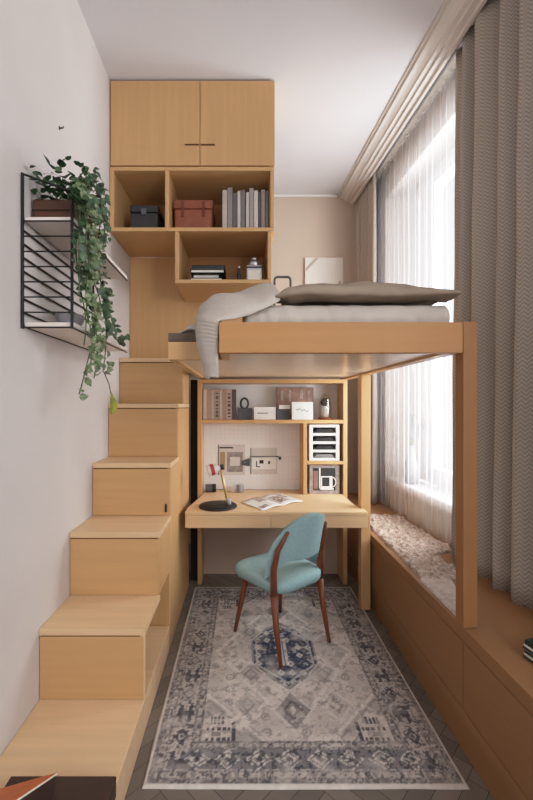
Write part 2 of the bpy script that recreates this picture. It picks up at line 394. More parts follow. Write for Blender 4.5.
def open_unit(name, label, x0, x1, z0, z1, divs, y1=3.2115, topb=True):
    t = thing(name, label, 'shelf unit', (x0, CY, z0)); k = 0.026
    B().box(x0, x1, CY, y1, z0, z0 + k).build('bottom_board', M['wood_h'], t, 0.002)
    if topb: B().box(x0, x1, CY, y1, z1 - k, z1).build('top_board', M['wood_h'], t, 0.002)
    zt = z1 - k if topb else z1
    for q in (x0, x1 - k): B().box(q, q + k, CY, y1, z0 + k, zt).build('side_panel', M['wood_v'], t, 0.002)
    for q in divs: B().box(q, q + k, CY + .001, y1, z0 + k, zt).build('divider', M['wood_v'], t, 0.002)
    B().box(x0 + k, x1 - k, y1 - 0.012, y1, z0 + k, zt).build('back_panel', M['wood_in_shade'], t)
    return t
open_unit('open_shelf_unit', 'wide oak cubby shelf with two openings just under the ceiling cabinet', WL + .004, 0.218, 2.716, 3.166, [-0.545])
open_unit('open_shelf_box', 'small oak shelf box hanging lowest, holding black books and a metal canister', X(175, CY), X(271.5, CY), 2.352, 2.714, [], topb=False)

SZ = 2.7425
# charcoal case in the left cubby
t = thing('storage_case', 'charcoal lidded case standing in the left cubby', 'case', (X(144, 2.85), 2.9, SZ))
x0, x1 = X(130, 2.85), X(158, 2.85)
B().box(x0, x1, 2.85, 3.08, SZ, SZ + 0.165).build('body', M['charcoal'], t, 0.012)
B().box(x0 - .004, x1 + .004, 2.846, 3.084, SZ + .167, SZ + 0.22).build('lid', M['charcoal'], t, 0.012)
B().box((x0 + x1) / 2 - .02, (x0 + x1) / 2 + .02, 2.838, 2.846, SZ + .145, SZ + .19).build('clasp', M['slate'], t, 0.003)
t = thing('document_folder', 'flat slate folder lying left of the charcoal case', 'folder', (X(122, 2.8), 2.8, SZ))
B().box(X(119.5, 2.82) , X(129, 2.82), 2.79, 3.0, SZ, SZ + .012).build('cover', M['slate'], t, 0.003)
B().box(X(119.5, 2.82) + .004, X(129, 2.82) - .004, 2.787, 2.995, SZ + .0125, SZ + .024).build('flap', M['charcoal'], t, 0.003)
# leather box
t = thing('leather_box', 'red-brown leather box with lid in the wide cubby', 'box', (X(193, 2.85), 2.85, SZ))
x0, x1 = X(174.5, 2.83), X(212, 2.83)
B().box(x0, x1, 2.83, 3.1, SZ, SZ + 0.18).build('body', M['leather'], t, 0.008)
B().box(x0 - .006, x1 + .006, 2.824, 3.106, SZ + .182, SZ + .245).build('lid', M['leather'], t, 0.008)
for q in (x0 + .05, x1 - .07):
    B().box(q, q + .018, 2.8185, 2.8235, SZ + .12, SZ + .235).build('strap', M['leatherstrap'], t, 0.001)
# upright books / files
specs = [(222.5, 227, 190), (227.5, 232.5, 187.5), (233, 237, 193), (237.5, 240.5, 191), (241, 245, 190), (246, 249, 192), (249.5, 253.5, 188), (254, 258, 190.5), (258.5, 261, 191.5), (261.5, 265, 189.5), (265.5, 268.3, 191)]
tones = [(196, 186, 178), (150, 142, 138), (110, 104, 104), (214, 208, 202), (128, 122, 122), (206, 200, 196), (172, 164, 160), (216, 210, 206), (96, 90, 92), (186, 180, 176), (146, 140, 138)]
words_ = ['first upright file beside the leather box, warm grey spine', 'second upright file from the leather box, tall grey spine', 'third upright file from the leather box, dark spine', 'slim white file fourth from the leather box', 'fifth upright file from the leather box, grey spine', 'slim pale file sixth from the leather box', 'tallest mid-grey file seventh from the leather box', 'white-spined file eighth from the leather box', 'thin blackish file ninth from the leather box', 'light grey file second from the right cubby side', 'last grey file against the right cubby side']
for (p0, p1, tp), c, lb in zip(specs, tones, words_):
    y = 2.86; x0, x1 = X(p0, y), X(p1, y); h = Z(tp, y) - SZ
    t = thing('upright_file', lb, 'file', ((x0 + x1) / 2, y, SZ), 'files in the wide cubby')
    m = mat('file_cover_' + str(int(p0)), c, 0.7, 0.05, (20, 20, 20))
    bb = B(); bb.box(x0, x1, y, y + .004, SZ, SZ + h); bb.box(x0, x0 + .003, y + .004, 3.1, SZ, SZ + h); bb.box(x1 - .003, x1, y + .004, 3.1, SZ, SZ + h)
    bb.build('cover', m, t)
    B().box(x0 + .0035, x1 - .0035, y + .0045, 3.09, SZ + .004, SZ + h - .006).build('page_block', M['paper'], t)
# black books and metal canister in the small shelf box
LZ = 2.3785
for i, (p0, p1, z0, h, dy) in enumerate(((190, 222, 0, .036, 0), (193, 219, .0365, .03, .02), (190.5, 224, .067, .026, -.01), (192, 225, .0935, .036, .01))):
    y = 2.80 + dy; x0, x1 = X(p0, y), X(p1, y)
    t = thing('black_book', ['black book at the bottom of the pile in the small shelf box', 'narrow black book second from the bottom of the pile', 'black book third from the bottom of the pile', 'thick black book on top of the pile in the small shelf box'][i], 'book', ((x0 + x1) / 2, y, LZ + z0), 'pile of black books')
    bb = B(); bb.box(x0, x1, y, y + .2, LZ + z0, LZ + z0 + .004); bb.box(x0, x1, y, y + .2, LZ + z0 + h - .0045, LZ + z0 + h - .0005); bb.box(x0, x0 + .005, y, y + .2, LZ + z0 + .004, LZ + z0 + h - .0045)
    bb.build('cover', M['blackmatte'], t)
    B().box(x0 + .006, x1 - .004, y + .004, y + .196, LZ + z0 + .0045, LZ + z0 + h - .005).build('page_block', M['paper'] if i != 3 else M['charcoal'], t)
t = thing('metal_canister', 'square brushed metal canister with round lid in the small shelf box', 'canister', (X(254.5, 2.85), 2.9, LZ))
y = 2.83; x0, x1 = X(246.5, y), X(262.5, y); cx = (x0 + x1) / 2
B().box(x0, x1, y, y + .11, LZ, LZ + .14).build('body', M['chrome'], t, 0.008)
B().box(x0 + .012, x1 - .02, y - .0025, y - .0005, LZ + .03, LZ + .10).build('paper_tag', M['paper'], t)
B().lathe([(.048, .142), (.048, .168), (.032, .182)], cx, y + .055, LZ).build('collar', M['chrome'], t, 0.002, True)
B().lathe([(.02, .183), (.026, .196), (.022, .21), (.006, .217)], cx, y + .055, LZ).build('knob', M['chrome'], t, 0, True)
B().box(x0 - .001, x1 + .001, y - .0018, y - .0003, LZ + .115, LZ + .127).build('band', M['blackmatte'], t)
t = thing('small_bottle', 'tiny dark bottle standing left of the metal canister', 'bottle', (X(239, 2.85), 2.87, LZ))
B().lathe([(.016, 0), (.017, .08), (.008, .10), (.007, .125)], X(239, 2.86), 2.87, LZ, 14).build('body', M['charcoal'], t, 0, True)
B().lathe([(.009, .1255), (.009, .14)], X(239, 2.86), 2.87, LZ, 12).build('cap', M['chrome'], t)

# ------------------------------------------------------------------ loft bed
BX0, BX1, BY0, BY1, BL = X(219, 1.66), 0.937, 1.66, 3.72, -0.367
bed = thing('loft_bed', 'oak loft bed platform over the desk, carried by two square posts', 'bed', (0.4, BY0, 0))
B().box(BX0, BX1 - .0005, BY0, BY0 + .045, 1.722, 1.853).build('front_rail', M['wood_frame_shade'], bed, 0.003)
B().box(BX1, 0.997, BY0 - .002, BY0 + .06, 0.5525, 1.855).build('post', M['wood_post_shade'], bed, 0.003)
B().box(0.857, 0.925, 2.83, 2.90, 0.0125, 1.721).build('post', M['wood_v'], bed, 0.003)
B().box(0.875, BX1 - .0005, BY0 + .046, BY1, 1.722, 1.85).build('side_rail', M['wood_y'], bed, 0.003)
B().box(BX0, BX0 + .04, BY0 + .046, 1.909, 1.722, 1.85).build('side_rail', M['wood_y'], bed, 0.003)
B().box(BL, BX0 + .04, 1.91, 1.94, 1.722, 1.81).build('front_rail', M['wood_h'], bed, 0.003)
B().box(BL, BX0 + .0395, 1.91, 2.3, 1.811, 1.853).build('dark_edge', M['dark_grey'], bed, 0.004)  # dark grey slab along the top of the ledge
B().box(BL, BL + .04, 1.941, BY1, 1.722, 1.81).build('side_rail', M['wood_y'], bed, 0.003)
B().box(BL + .041, 0.874, BY1 - .03, BY1, 1.722, 1.80).build('back_rail', M['wood_h'], bed, 0.003)
B().prism([(BX0 + .041, BY0 + .046), (0.8745, BY0 + .046), (0.8745, BY1 - .031), (BL + .041, BY1 - .031), (BL + .041, 1.941), (BX0 + .041, 1.941)], 1.735, 1.765).build('base_panel', M['underbed'], bed)

def nz(x, y, z, s): return mnoise.noise(Vector((x * s, y * s, z * s)))
# mattress with fitted sheet, wrinkled at the front
def mattress():
    b = B(); bm = b.bm
    x0, x1, y0, y1, z0, z1 = 0.0, 0.932, 1.745, 3.68, 1.857, 1.952
    def sq(u, v):   # superellipse-like closed section in x and rounded ends
        return u, v
    N, K = 90, 16
    # profile around the front: grid from bottom-front over the top to the back
    def fn(s, t):
        x = x0 + (x1 - x0) * s
        edge = min(1, min(s, 1 - s) / 0.022); er = math.sqrt(max(0, 1 - (1 - edge) ** 2))
        if t < 0.4:
            q = t / 0.4; y = y0 + 0.012 * math.sin(q * PI * .9) * -1 + 0.008; z = z0 + (z1 - 0.03 - z0) * q
        elif t < 0.6:
            q = (t - .4) / .2; y = y0 + 0.005 + 0.04 * (1 - math.cos(q * PI / 2)); z = z1 - .03 + .03 * math.sin(q * PI / 2)
        else:
            q = (t - .6) / .4; y = y0 + .045 + (y1 - y0 - .045) * q; z = z1
        w = nz(x * 2.2, 1, z * 1.2 + x * 3, 6)
        if t < .62:
            y += 0.012 * w + 0.006 * math.sin(x * 60 + 5 * z * 10) * max(0, w)
        z = z0 + (z - z0) * (0.55 + 0.45 * er)
        if t < .6: y += (1 - er) * .05
        return (x, y, z)
    b.grid(fn, N, 26)
    return b
o = mattress().build('mattress', M['sheet'], None, 0, True, solid=0.006)
tag(o, 'pale grey sheeted mattress edge showing above the front bed rail', 'mattress')

# duvet
def lerp_tab(tab, x):
    for (a, va), (c, vc) in zip(tab, tab[1:]):
        if x <= c: return va + (vc - va) * max(0, (x - a) / (c - a))
    return tab[-1][1]
top_tab = [(-0.10, 1.985), (0.0, 1.998), (.09, 2.012), (.13, 2.038), (.20, 2.045), (.32, 2.048), (.45, 2.052), (.6, 2.062), (.72, 2.055), (.85, 2.03), (.94, 2.005), (.975, 1.992)]
def duvet_fn(s, t):
    xl = .12 + .09 * min(1, t / .45); x = xl + (0.946 - xl) * s
    zt = lerp_tab(top_tab, x)
    zb = 1.978 + 0.004 * math.sin(x * 9)
    fy = 1.70 + 0.01 * math.sin(x * 11) + 0.05 * max(0, (0.2 - x) / .1)
    if t < .12:
        q = t / .12; y = fy + .12 * (1 - q); z = zb + .004 * q
    elif t < .45:
        q = (t - .12) / .33; y = fy - .012 * math.sin(q * PI); z = zb + .004 + (zt - zb - .004) * (0.85 * q)
        y += .10 * (q ** 2) * .6
    else:
        q = (t - .45) / .55; y = fy + .06 + 1.75 * q; z = zb + (zt - zb) * (.85 + .15 * min(1, q * 8)) + 0.0
        z += .012 * nz(x, y, 0, 5)
        if q > .08: z -= .03 * (q - .08)
    z += .006 * nz(x * 1.5, y * 3, z, 9)
    # soft folds running from the turned corner
    z += .007 * math.sin(26 * (x - .4 * (y - 1.7)) ) * math.exp(-((x - .2) / .16) ** 2)
    return (x, y, z)
b = B(); b.grid(duvet_fn, 90, 60)
o = b.build('duvet', M['duvet'], None, 0, True, solid=0.008)
tag(o, 'taupe duvet on the mattress, its pale corner hanging off the left of the bed', 'duvet')

# ribbed throw hanging over the left front corner
def throw_fn(s, t):
    # t: from the mattress top (0) down the hanging tip (1); s across (0 left/back edge, 1 right/front edge)
    rows = [  # left and right edge of the cloth: photo x, photo y, depth in metres
        (266, 290.5, 2.40, 280, 300, 1.735), (248, 294, 2.35, 273, 304, 1.712), (228, 299, 2.2, 266, 308, 1.705), (209, 302, 2.05, 252, 314, 1.698), (199.5, 308, 1.95, 236, 318.5, 1.69),
        (196.5, 319, 1.90, 218.6, 321, 1.685), (196, 331, 1.872, 218.0, 333, 1.685), (198.5, 346, 1.855, 217.6, 346, 1.69), (204, 362, 1.845, 218.3, 363, 1.70), (209.5, 379, 1.83, 218.8, 377, 1.73)]
    f = t * (len(rows) - 1); i = min(int(f), len(rows) - 2); q = f - i
    r = [a + (c - a) * q for a, c in zip(rows[i], rows[i + 1])]
    Lp = Vector((X(r[0], r[2]), r[2], Z(r[1], r[2]))); Rp = Vector((X(r[3], r[5]), r[5], Z(r[4], r[5])))
    p = Lp.lerp(Rp, s)
    bul = 4 * s * (1 - s)
    w_ = min(1, max(0, (t - .36) / .2))
    p += Vector((0, -.02, .048)) * math.sqrt(max(0, bul)) * (1 - w_)
    p.z += .010 * math.sin(t * 22) * bul * (1 - w_)
    p += Vector((-.03, -.02, 0)) * bul * w_
    p += Vector((-.3, -1, .3)).normalized() * .0022 * math.sin(t * 190) * max(0, 1 - abs(t - .66) / .2) * (.3 + .7 * s)
    p.z += .004 * nz(p.x, p.y, p.z, 20)
    return p
b = B(); b.grid(throw_fn, 16, 150)
hc = b.build('hanging_corner', M['throw'], bpy.data.objects['duvet'], 0, True, solid=0.006); hc['label'] = 'pale pleated corner hanging off the bed'
# light sheet bunched on the left part of the platform
def bunch_fn(s, t):
    x = -0.31 + 0.19 * s; y = 1.935 + .35 * t
    h = .012 + .075 * (s ** 1.4) * (1 - .1 * t) + .02 * math.exp(-((s - .25) / .12) ** 2)
    h *= min(1, t / .12 + .25)
    return (x, y, 1.8585 + h * min(1, (s) / .12) + .006 * (1 + nz(x, y, 0, 14)))
b = B(); b.grid(bunch_fn, 30, 30)
o = b.build('bed_sheet', M['sheet'], None, 0, True, solid=0.006)
tag(o, 'light bed sheet bunched on the narrow dark-edged ledge left of the hanging duvet corner', 'sheet')

# thin hoop behind the duvet, canvas on the back wall, wall hook
t = thing('metal_hoop', 'thin dark metal hoop standing behind the duvet, left of the canvas', 'rail', (X(283, 3.705), 3.705, 1.8))
y = 3.705
x0, x1, zt = X(274.5, y), X(290.5, y), Z(277, y)
pts = [(x0, y, 1.806), (x0, y, zt - .03)] + [(x0 + .03 - .03 * math.cos(a), y, zt - .03 + .03 * math.sin(a)) for a in (.4, .8, 1.2, 1.57)] + [(x1 - .03 + .03 * math.sin(a), y, zt - .03 + .03 * math.cos(a)) for a in (0, .4, .8, 1.2, 1.57)] + [(x1, y, 1.806)]
B().tube(pts, 0.011, 10).build('tube', M['charcoal'], t, 0, True)
for q in (x0, x1): B().lathe([(.014, 0), (.014, .012)], q, y, 1.8005, 14).build('foot', M['dark_grey'], t)
y = BACK - .03
t = thing('wall_picture', 'cream abstract canvas hanging on the back wall above the bed', 'picture', (X(324, y), y, 2.75))
x0, x1, z0, z1 = X(305, y), X(343, y), Z(296, y), Z(257.5, y)
B().box(x0, x1, y, y + .027, z0, z1).build('stretched_cloth', M['canvas'], t, 0.003)
B().quad((x0 + .01, y - .001, z1 - .11), (x0 + .01, y - .001, z1 - .15), (x0 + .15, y - .001, z1 - .005), (x0 + .11, y - .001, z1 - .005)).build('brush_mark', M['canvas_mark'], t)
B().quad((x1 - .09, y - .001, z0 + .08), (x1 - .03, y - .001, z0 + .08), (x1 - .02, y - .001, z0 + .17), (x1 - .04, y - .001, z0 + .16)).build('brush_mark', M['canvas_mark'], t)
t = thing('wall_hook', 'tiny black hook on the bare left wall above the shelf', 'hook', (WL, 1.98, 2.9))
hy = .93 * F / (243 - 60.0); hz = Z(128, hy)
B().tube([(WL + .0005, hy, hz), (WL + .02, hy, hz), (WL + .022, hy, hz + .008)], 0.0035, 8).build('peg', M['blackmatte'], t)
b = B(); b.box(WL + .0003, WL + .004, hy - .005, hy + .005, hz - .008, hz + .008); b.build('plate', M['blackmatte'], t, .001)

# ------------------------------------------------------------------ desk and hutch
DZ, DY = 0.75, 2.73
desk = thing('desk', 'pale oak desk with two slim drawers below the loft bed', 'desk', (0.2, DY, 0.6))
dl, dr = X(185, DY), X(368, DY)
poly = [(dl, DY), (dr, DY), (dr, 2.822), (0.85, 2.822), (0.85, 2.91), (0.836, 2.91), (0.836, 3.45), (-0.341, 3.45), (-0.341, 3.245), (dl, 2.85)]
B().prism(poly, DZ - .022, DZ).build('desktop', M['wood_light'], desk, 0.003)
ds = X(271, DY)
for (q0, q1) in ((dl + .001, ds - .0015), (ds + .0015, dr - .001)):
    d = B().box(q0, q1, DY + .001, DY + .018, DZ - .112, DZ - .0235).build('drawer', M['wood_light'], desk, 0.002)
    B().box(q0 + .02 if q0 < 0 else q0, min(q1, .834) - .01, DY + .0185, 3.2, DZ - .108, DZ - .03).build('drawer_box', M['wood_in_shade'], d)

HY, HB = 3.26, 3.475
hut = thing('desk_hutch', 'tall oak hutch behind the desk with white pegboard back', 'shelf unit', (0.2, HY, 0))
hl, hr, k = -0.38, 0.872, 0.034
for q in (hl, hr - k): B().box(q, q + k, HY, HB, 0.0, 1.682).build('side_panel', M['wood_v'], hut, 0.002)
B().box(hl, hr, HY, HB, 1.683, 1.715).build('top_board', M['wood_h'], hut, 0.002)
SH = 1.375
B().box(hl + k + .0005, hr - k - .0005, HY, HB - .012, SH - .03, SH).build('shelf', M['wood_h'], hut, 0.002)
dx0, dx1 = X(303.3, HY), X(307, HY)
B().box(dx0, dx1, HY, HB - .012, DZ + .001, SH - .0305).build('divider', M['wood_v'], hut, 0.002)
B().box(dx1 + .0005, hr - k - .0005, HY, HB - .012, 1.003, 1.03).build('shelf', M['wood_h'], hut, 0.002)
B().box(hl + k, hr - k, HB - .011, HB, DZ + .001, 1.682).build('pegboard', M['peg'], hut)
B().box(hl + k, hr - k, HB - .011, HB, 0.0, DZ - .03).build('back_panel', M['wall_b'], hut)
bb = B()
for i in range(20):
    for j in range(13):
        px_, pz_ = -0.28 + i * .04, DZ + .09 + j * .04
        bb.box(px_ - .0025, px_ + .0025, HB - .0116, HB - .0112, pz_ - .0025, pz_ + .0025)
pg = [c for c in hut.children if c.name.startswith('pegboard')][0]
bb.build('peg_hole_pattern', M['peghole'], pg)
bpy.data.objects['peg_hole_pattern']['kind'] = 'stuff'

B().box(SX + .003, hl - .001, 3.33, 3.34, 0, 1.715).build('gap_shade_board', M['gap'], hut)  # near-black board added to stand in for the gap's shade
B().box(hr + .001, hr + .03, 3.40, 3.41, 0.56, 1.715).build('gap_shade_board', M['gap'], hut)  # near-black strip painting in the shade right of the hutch
# books on the hutch shelf
def spine_book(name, lb, x0, x1, y, z, h, d, cov, grp, cat='book', marks=0, mk=None):
    t = thing(name, lb, cat, ((x0 + x1) / 2, y, z), grp)
    bb = B(); bb.box(x0, x1, y, y + .004, z, z + h); bb.box(x0, x0 + .003, y + .004, y + d, z, z + h); bb.box(x1 - .003, x1, y + .004, y + d, z, z + h)
    c = bb.build('cover', cov, t)
    B().box(x0 + .0035, x1 - .0035, y + .0045, y + d - .004, z + .004, z + h - .005).build('page_block', M['paper'], t)
    if marks:
        mb = B(); zz = z + .02
        while zz < z + h - .03:
            e = random.uniform(.012, .03)
            mb.box(x0 + .25 * (x1 - x0), x1 - .2 * (x1 - x0), y - .0008, y - .0002, zz, zz + e); zz += e + random.uniform(.008, .016)
        mb.build('spine_print', mk or M['slate'], c)
    return t
bs = [(203.3, 207, 389, (206, 188, 176), 0), (207.3, 211, 389.5, (176, 154, 142), 0), (211.3, 214, 390, (196, 176, 166), 0), (214.3, 219.5, 388.5, (182, 158, 144), 1), (219.8, 222.5, 390, (202, 184, 172), 0), (222.8, 226, 389, (168, 144, 130), 0), (226.3, 231.6, 389.5, (192, 170, 158), 1), (231.9, 236, 389.5, (92, 78, 76), 0)]
bl = ['pale beige book leftmost on the hutch shelf', 'brownish book second from left on the hutch shelf', 'thin beige book third from left on the hutch shelf', 'wide book with dark printed spine, fourth on the hutch shelf', 'thin light book right of the wide printed-spine book', 'tan book sixth from left on the hutch shelf', 'second book with printed spine, beside the dark end book', 'dark book ending the row on the hutch shelf']
for (p0, p1, tp, c, mk), lb in zip(bs, bl):
    y = 3.31
    spine_book('book', lb, X(p0, y), X(p1, y), y, SH + .0008, Z(tp, y) - SH, .14, mat('book_cover_' + str(int(p0)), c, .7, .06, (30, 30, 30)), 'books on the hutch shelf', marks=mk)
# dark box with loop handle
y = 3.32
t = thing('trinket_box', 'dark grey box with a loop ornament right of the hutch books', 'box', (X(245, y), y, SH))
B().box(X(238, y), X(252, y), y, y + .09, SH + .0008, Z(408, y)).build('body', M['slate'], t, .004)
lx, lz = X(244.5, y), Z(403.5, y)
B().tube([(lx + .032 * math.cos(a), y + .04, lz + .045 * math.sin(a)) for a in [i * PI / 10 for i in range(20)]], .009, 8, True).build('loop_ornament', M['charcoal'], t, 0, True)
# white card, brown photo board, white card, dark block
y = 3.31
def card(name, lb, cat, p0, p1, tp, y, m, thick=.012, extra=None):
    t = thing(name, lb, cat, (X((p0 + p1) / 2, y), y, SH))
    B().box(X(p0, y), X(p1, y), y, y + thick, SH + .0008, Z(tp, y)).build('board', m, t, .001)
    return t
t = card('folded_card', 'small white card standing beside the dark trinket box', 'card', 254, 275.5, 407, 3.30, M['white'], .02)
B().box(X(257, 3.30), X(268, 3.30), 3.2985, 3.2995, Z(413.5, 3.3), Z(412.7, 3.3)).build('print_line', M['slate'], t)
t = card('photo_board', 'brown photo board at the back of the hutch shelf', 'picture', 276.5, 313.5, 387.5, 3.40, M['photo_brown'], .014)
for q0, q1, z0, z1 in ((281, 283, 391, 400), (289, 291, 390, 401), (300, 303, 390, 399), (308, 310, 391, 402)):
    B().box(X(q0, 3.4), X(q1, 3.4), 3.3985, 3.3995, Z(z1, 3.4), Z(z0, 3.4)).build('photo_streak', M['photo_grey'], t)
t = thing('grey_block', 'dark grey block half hidden behind the larger white card', 'box', (X(284, 3.33), 3.33, SH))
B().box(X(276.5, 3.33), X(290, 3.33), 3.33, 3.38, SH + .0008, Z(408, 3.33)).build('body', M['slate'], t, .003)
B().box(X(279, 3.33), X(290, 3.33), 3.328, 3.3295, Z(409, 3.33), Z(405, 3.33)).build('paper_tag', M['white'], t)
t = card('greeting_card', 'larger white card with grey scribble, left of the glass cloche', 'card', 292, 313, 402, 3.29, M['white'], .02)
B().tube([(X(296 + i * 1.6, 3.29), 3.2885, Z(409 + 1.2 * math.sin(i * 2.1) + i * .25, 3.29)) for i in range(9)], .0022, 5).build('scribble', M['slate'], t)
# cloche
y = 3.36; cx = X(325, y); z0 = SH + .0008
t = thing('glass_cloche', 'glass cloche with a dark-topped figurine at the right end of the shelf', 'cloche', (cx, y, SH))
B().lathe([(.06, 0), (.062, .012), (.055, .018)], cx, y, z0, 24).build('base', M['walnut'], t, .001, True)
B().lathe([(.053, .0185), (.055, .10), (.05, .16), (.035, .2), (.012, .222), (.004, .226)], cx, y, z0, 24).build('dome', M['cloche'], t, 0, True)
B().lathe([(.03, .019), (.034, .06), (.026, .1), (.02, .115)], cx, y, z0, 16).build('figurine', M['printpale'], t, 0, True)
B().lathe([(.02, .116), (.036, .13), (.04, .15), (.028, .175), (.008, .185)], cx, y, z0, 16).build('figurine_cap', M['blackmatte'], t, 0, True)
# prints pinned on the pegboard
y = HB - .0145
t = thing('pinned_print', 'pale print with grey photo collage pinned on the pegboard, left one', 'print', (X(231, y), y, 1.0), 'prints on the pegboard')
B().box(X(218, y), X(245, y), y, y + .002, Z(475, y), Z(444.5, y)).build('sheet', M['printpale'], t)
for n_, q, m in (('dark_bar', (218, 219, 475, 445), 'slate'), ('title_bar', (219.5, 233, 448.4, 447), 'charcoal'), ('ochre_panel', (220, 225, 470, 452), 'ochre'), ('photo_panel', (227, 243, 472, 452), 'photo_grey'), ('pale_panel', (230, 240, 466, 457), 'printpale')):
    dd = .0018 if n_ == 'pale_panel' else .001
    B().box(X(q[0], y), X(q[1], y), y - dd, y - dd + .0006, Z(q[2], y), Z(q[3], y)).build(n_, M[m], t)
t = thing('pinned_print', 'pale print with black marks under a wire bar, right one on the pegboard', 'print', (X(265, y), y, 1.0), 'prints on the pegboard')
B().box(X(250.5, y), X(277, y), y, y + .002, Z(474, y), Z(448, y)).build('sheet', M['printpale'], t)
for n_, q, m in (('dark_bar', (250.5, 251.2, 474, 448), 'slate'), ('white_panel', (252, 276, 469, 457.5), 'white'), ('ink_mark', (256, 257, 467, 461), 'charcoal'), ('ink_mark', (259.5, 263.5, 463.5, 460), 'blackmatte'), ('ink_mark', (268, 270, 464, 461), 'charcoal'), ('ink_mark', (257, 260, 467.2, 466.2), 'charcoal')):
    dd = .0018 if n_ == 'ink_mark' else .001
    B().box(X(q[0], y), X(q[1], y), y - dd, y - dd + .0006, Z(q[2], y), Z(q[3], y)).build(n_, M[m], t)
t = thing('wire_bar', 'dark clip bar holding the right print on the pegboard', 'clip', (X(262, y), y - .01, 1.1))
B().tube([(X(250, y), y - .008, Z(456.5, y)), (X(279, y), y - .008, Z(456.5, y))], .0035, 8).build('bar', M['slate'], t)
B().lathe([(.008, 0), (.011, .006), (.011, .02), (.006, .026)], X(280, y), y - .012, Z(459.5, y), 12).build('end_knob', M['slate'], t, 0, True)
t = thing('paper_clamp', 'grey clamp between the two prints on the pegboard', 'clamp', (X(247, y), y - .01, 1.05))
B().prism([(X(241.5, y), Z(461, y)), (X(250, y), Z(458, y)), (X(250, y), Z(466, y)), (X(242, y), Z(465, y))], y - .014, y - .004, 'y').build('jaw', M['slate'], t, .002)
B().tube([(X(245, y), y - .015, Z(462, y)), (X(245, y), y + .001, Z(462, y))], .004, 8).build('pin', M['chrome'], t)

# letter tray tower and framed photo in the niches
y = 3.275; x0, x1 = X(309.3, y), X(339.5, y); z0, z1 = 1.0312, Z(424.5, y)
t = thing('letter_tray', 'white letter tray tower holding dark papers in the upper niche', 'tray', ((x0 + x1) / 2, y, z0))
bb = B(); bb.box(x0, x0 + .03, y, y + .17, z0, z1); bb.box(x1 - .03, x1, y, y + .17, z0, z1); bb.box(x0 + .03, x1 - .03, y, y + .17, z1 - .024, z1)
h = (z1 - .024 - z0) / 4
for i in range(4): bb.box(x0 + .03, x1 - .03, y + .002, y + .17, z0 + i * h, z0 + i * h + .022)
bb.build('frame', M['white'], t, .003)
for i in range(4):
    zz = z0 + i * h + .0225
    c = M['blackmatte'] if i else M['chrome']
    B().prism([(x0 + .04, zz), (x1 - .04, zz), (x1 - .06, zz + h * .45), (x0 + .07, zz + h * .45)], y + .01, y + .15, 'y').build('paper_pile', c, t)
y = 3.285; x0, x1 = X(309.5, y), X(339.5, y); z0, z1 = DZ + .0012, Z(465, y)
t = thing('framed_picture', 'grey framed picture of a white mug in the lower niche', 'picture', ((x0 + x1) / 2, y, z0))
B().box(x0, x1, y, y + .02, z0, z1).build('frame', M['photo_grey'], t, .002)
B().box(x0 + .03, x1 - .035, y - .0012, y - .0003, z0 + .03, z1 - .025).build('print', M['charcoal'], t)
B().box(x0 + .035, x0 + .07, y - .002, y - .0014, z0 + .04, z1 - .05).build('print_panel', M['photo_brown'], t)
B().box(x0 + .08, x0 + .092, y - .0026, y - .0021, z0 + .035, z1 - .025).build('white_line', M['white'], t)
B().box(x0 + .08, x1 - .05, y - .0026, y - .0021, z0 + .035, z0 + .05).build('white_line', M['white'], t)
B().box(x0 + .095, x1 - .06, y - .0034, y - .0027, z0 + .05, z0 + .15).build('mug_shape', M['white'], t, .0)
B().box(x0 + .105, x1 - .085, y - .0042, y - .0036, z0 + .065, z0 + .14).build('mug_photo', M['charcoal'], t)
mh = B().tube([(x1 - .06 + .028 * math.sin(a), y - .0032, z0 + .1 + .04 * math.cos(a)) for a in [i * PI / 8 for i in range(9)]], .004, 6).build('mug_handle', M['white'], t)

# desk lamp
lx, ly, lz = X(218, 2.88), 2.88, DZ + .001
lamp = thing('desk_lamp', 'desk lamp with round black base, slim stem and small shade', 'lamp', (lx, ly, lz))
B().lathe([(.14, 0), (.141, .006), (.136, .012), (.02, .014)], lx, ly, lz, 48).build('base', M['blackmatte'], lamp, 0, True)
sb, stp = Vector((X(228.5, 2.87), 2.87, lz + .014)), Vector((X(220, 2.87), 2.87, Z(466, 2.87)))
B().tube([sb, stp], .011, 12).build('stem', M['brass'], lamp, 0, True)
B().lathe([(.022, 0), (.022, .05)], sb.x, sb.y, sb.z + .0005, 16).build('socket', M['chrome'], lamp, .002, True)
hd = B(); p0, p1 = Vector((X(222, 2.87), 2.87, Z(467, 2.87))), Vector((X(208, 2.87), 2.85, Z(470.5, 2.87)))
hd.tube([p0, p0.lerp(p1, .3), p0.lerp(p1, .34), p1], [.014, .02, .034, .044], 18)
sh = hd.build('lamp_shade', M['printpale'], lamp, 0, False)
q0, q1 = p0.lerp(p1, .55), p0.lerp(p1, .8)
B().tube([q0, q1], [.0405, .0435], 18).build('red_band', M['red'], sh)
B().tube([p0 + Vector((.012, 0, .002)), p0 + Vector((-.012, 0, -.002))], .021, 14).build('pivot', M['charcoal'], lamp)
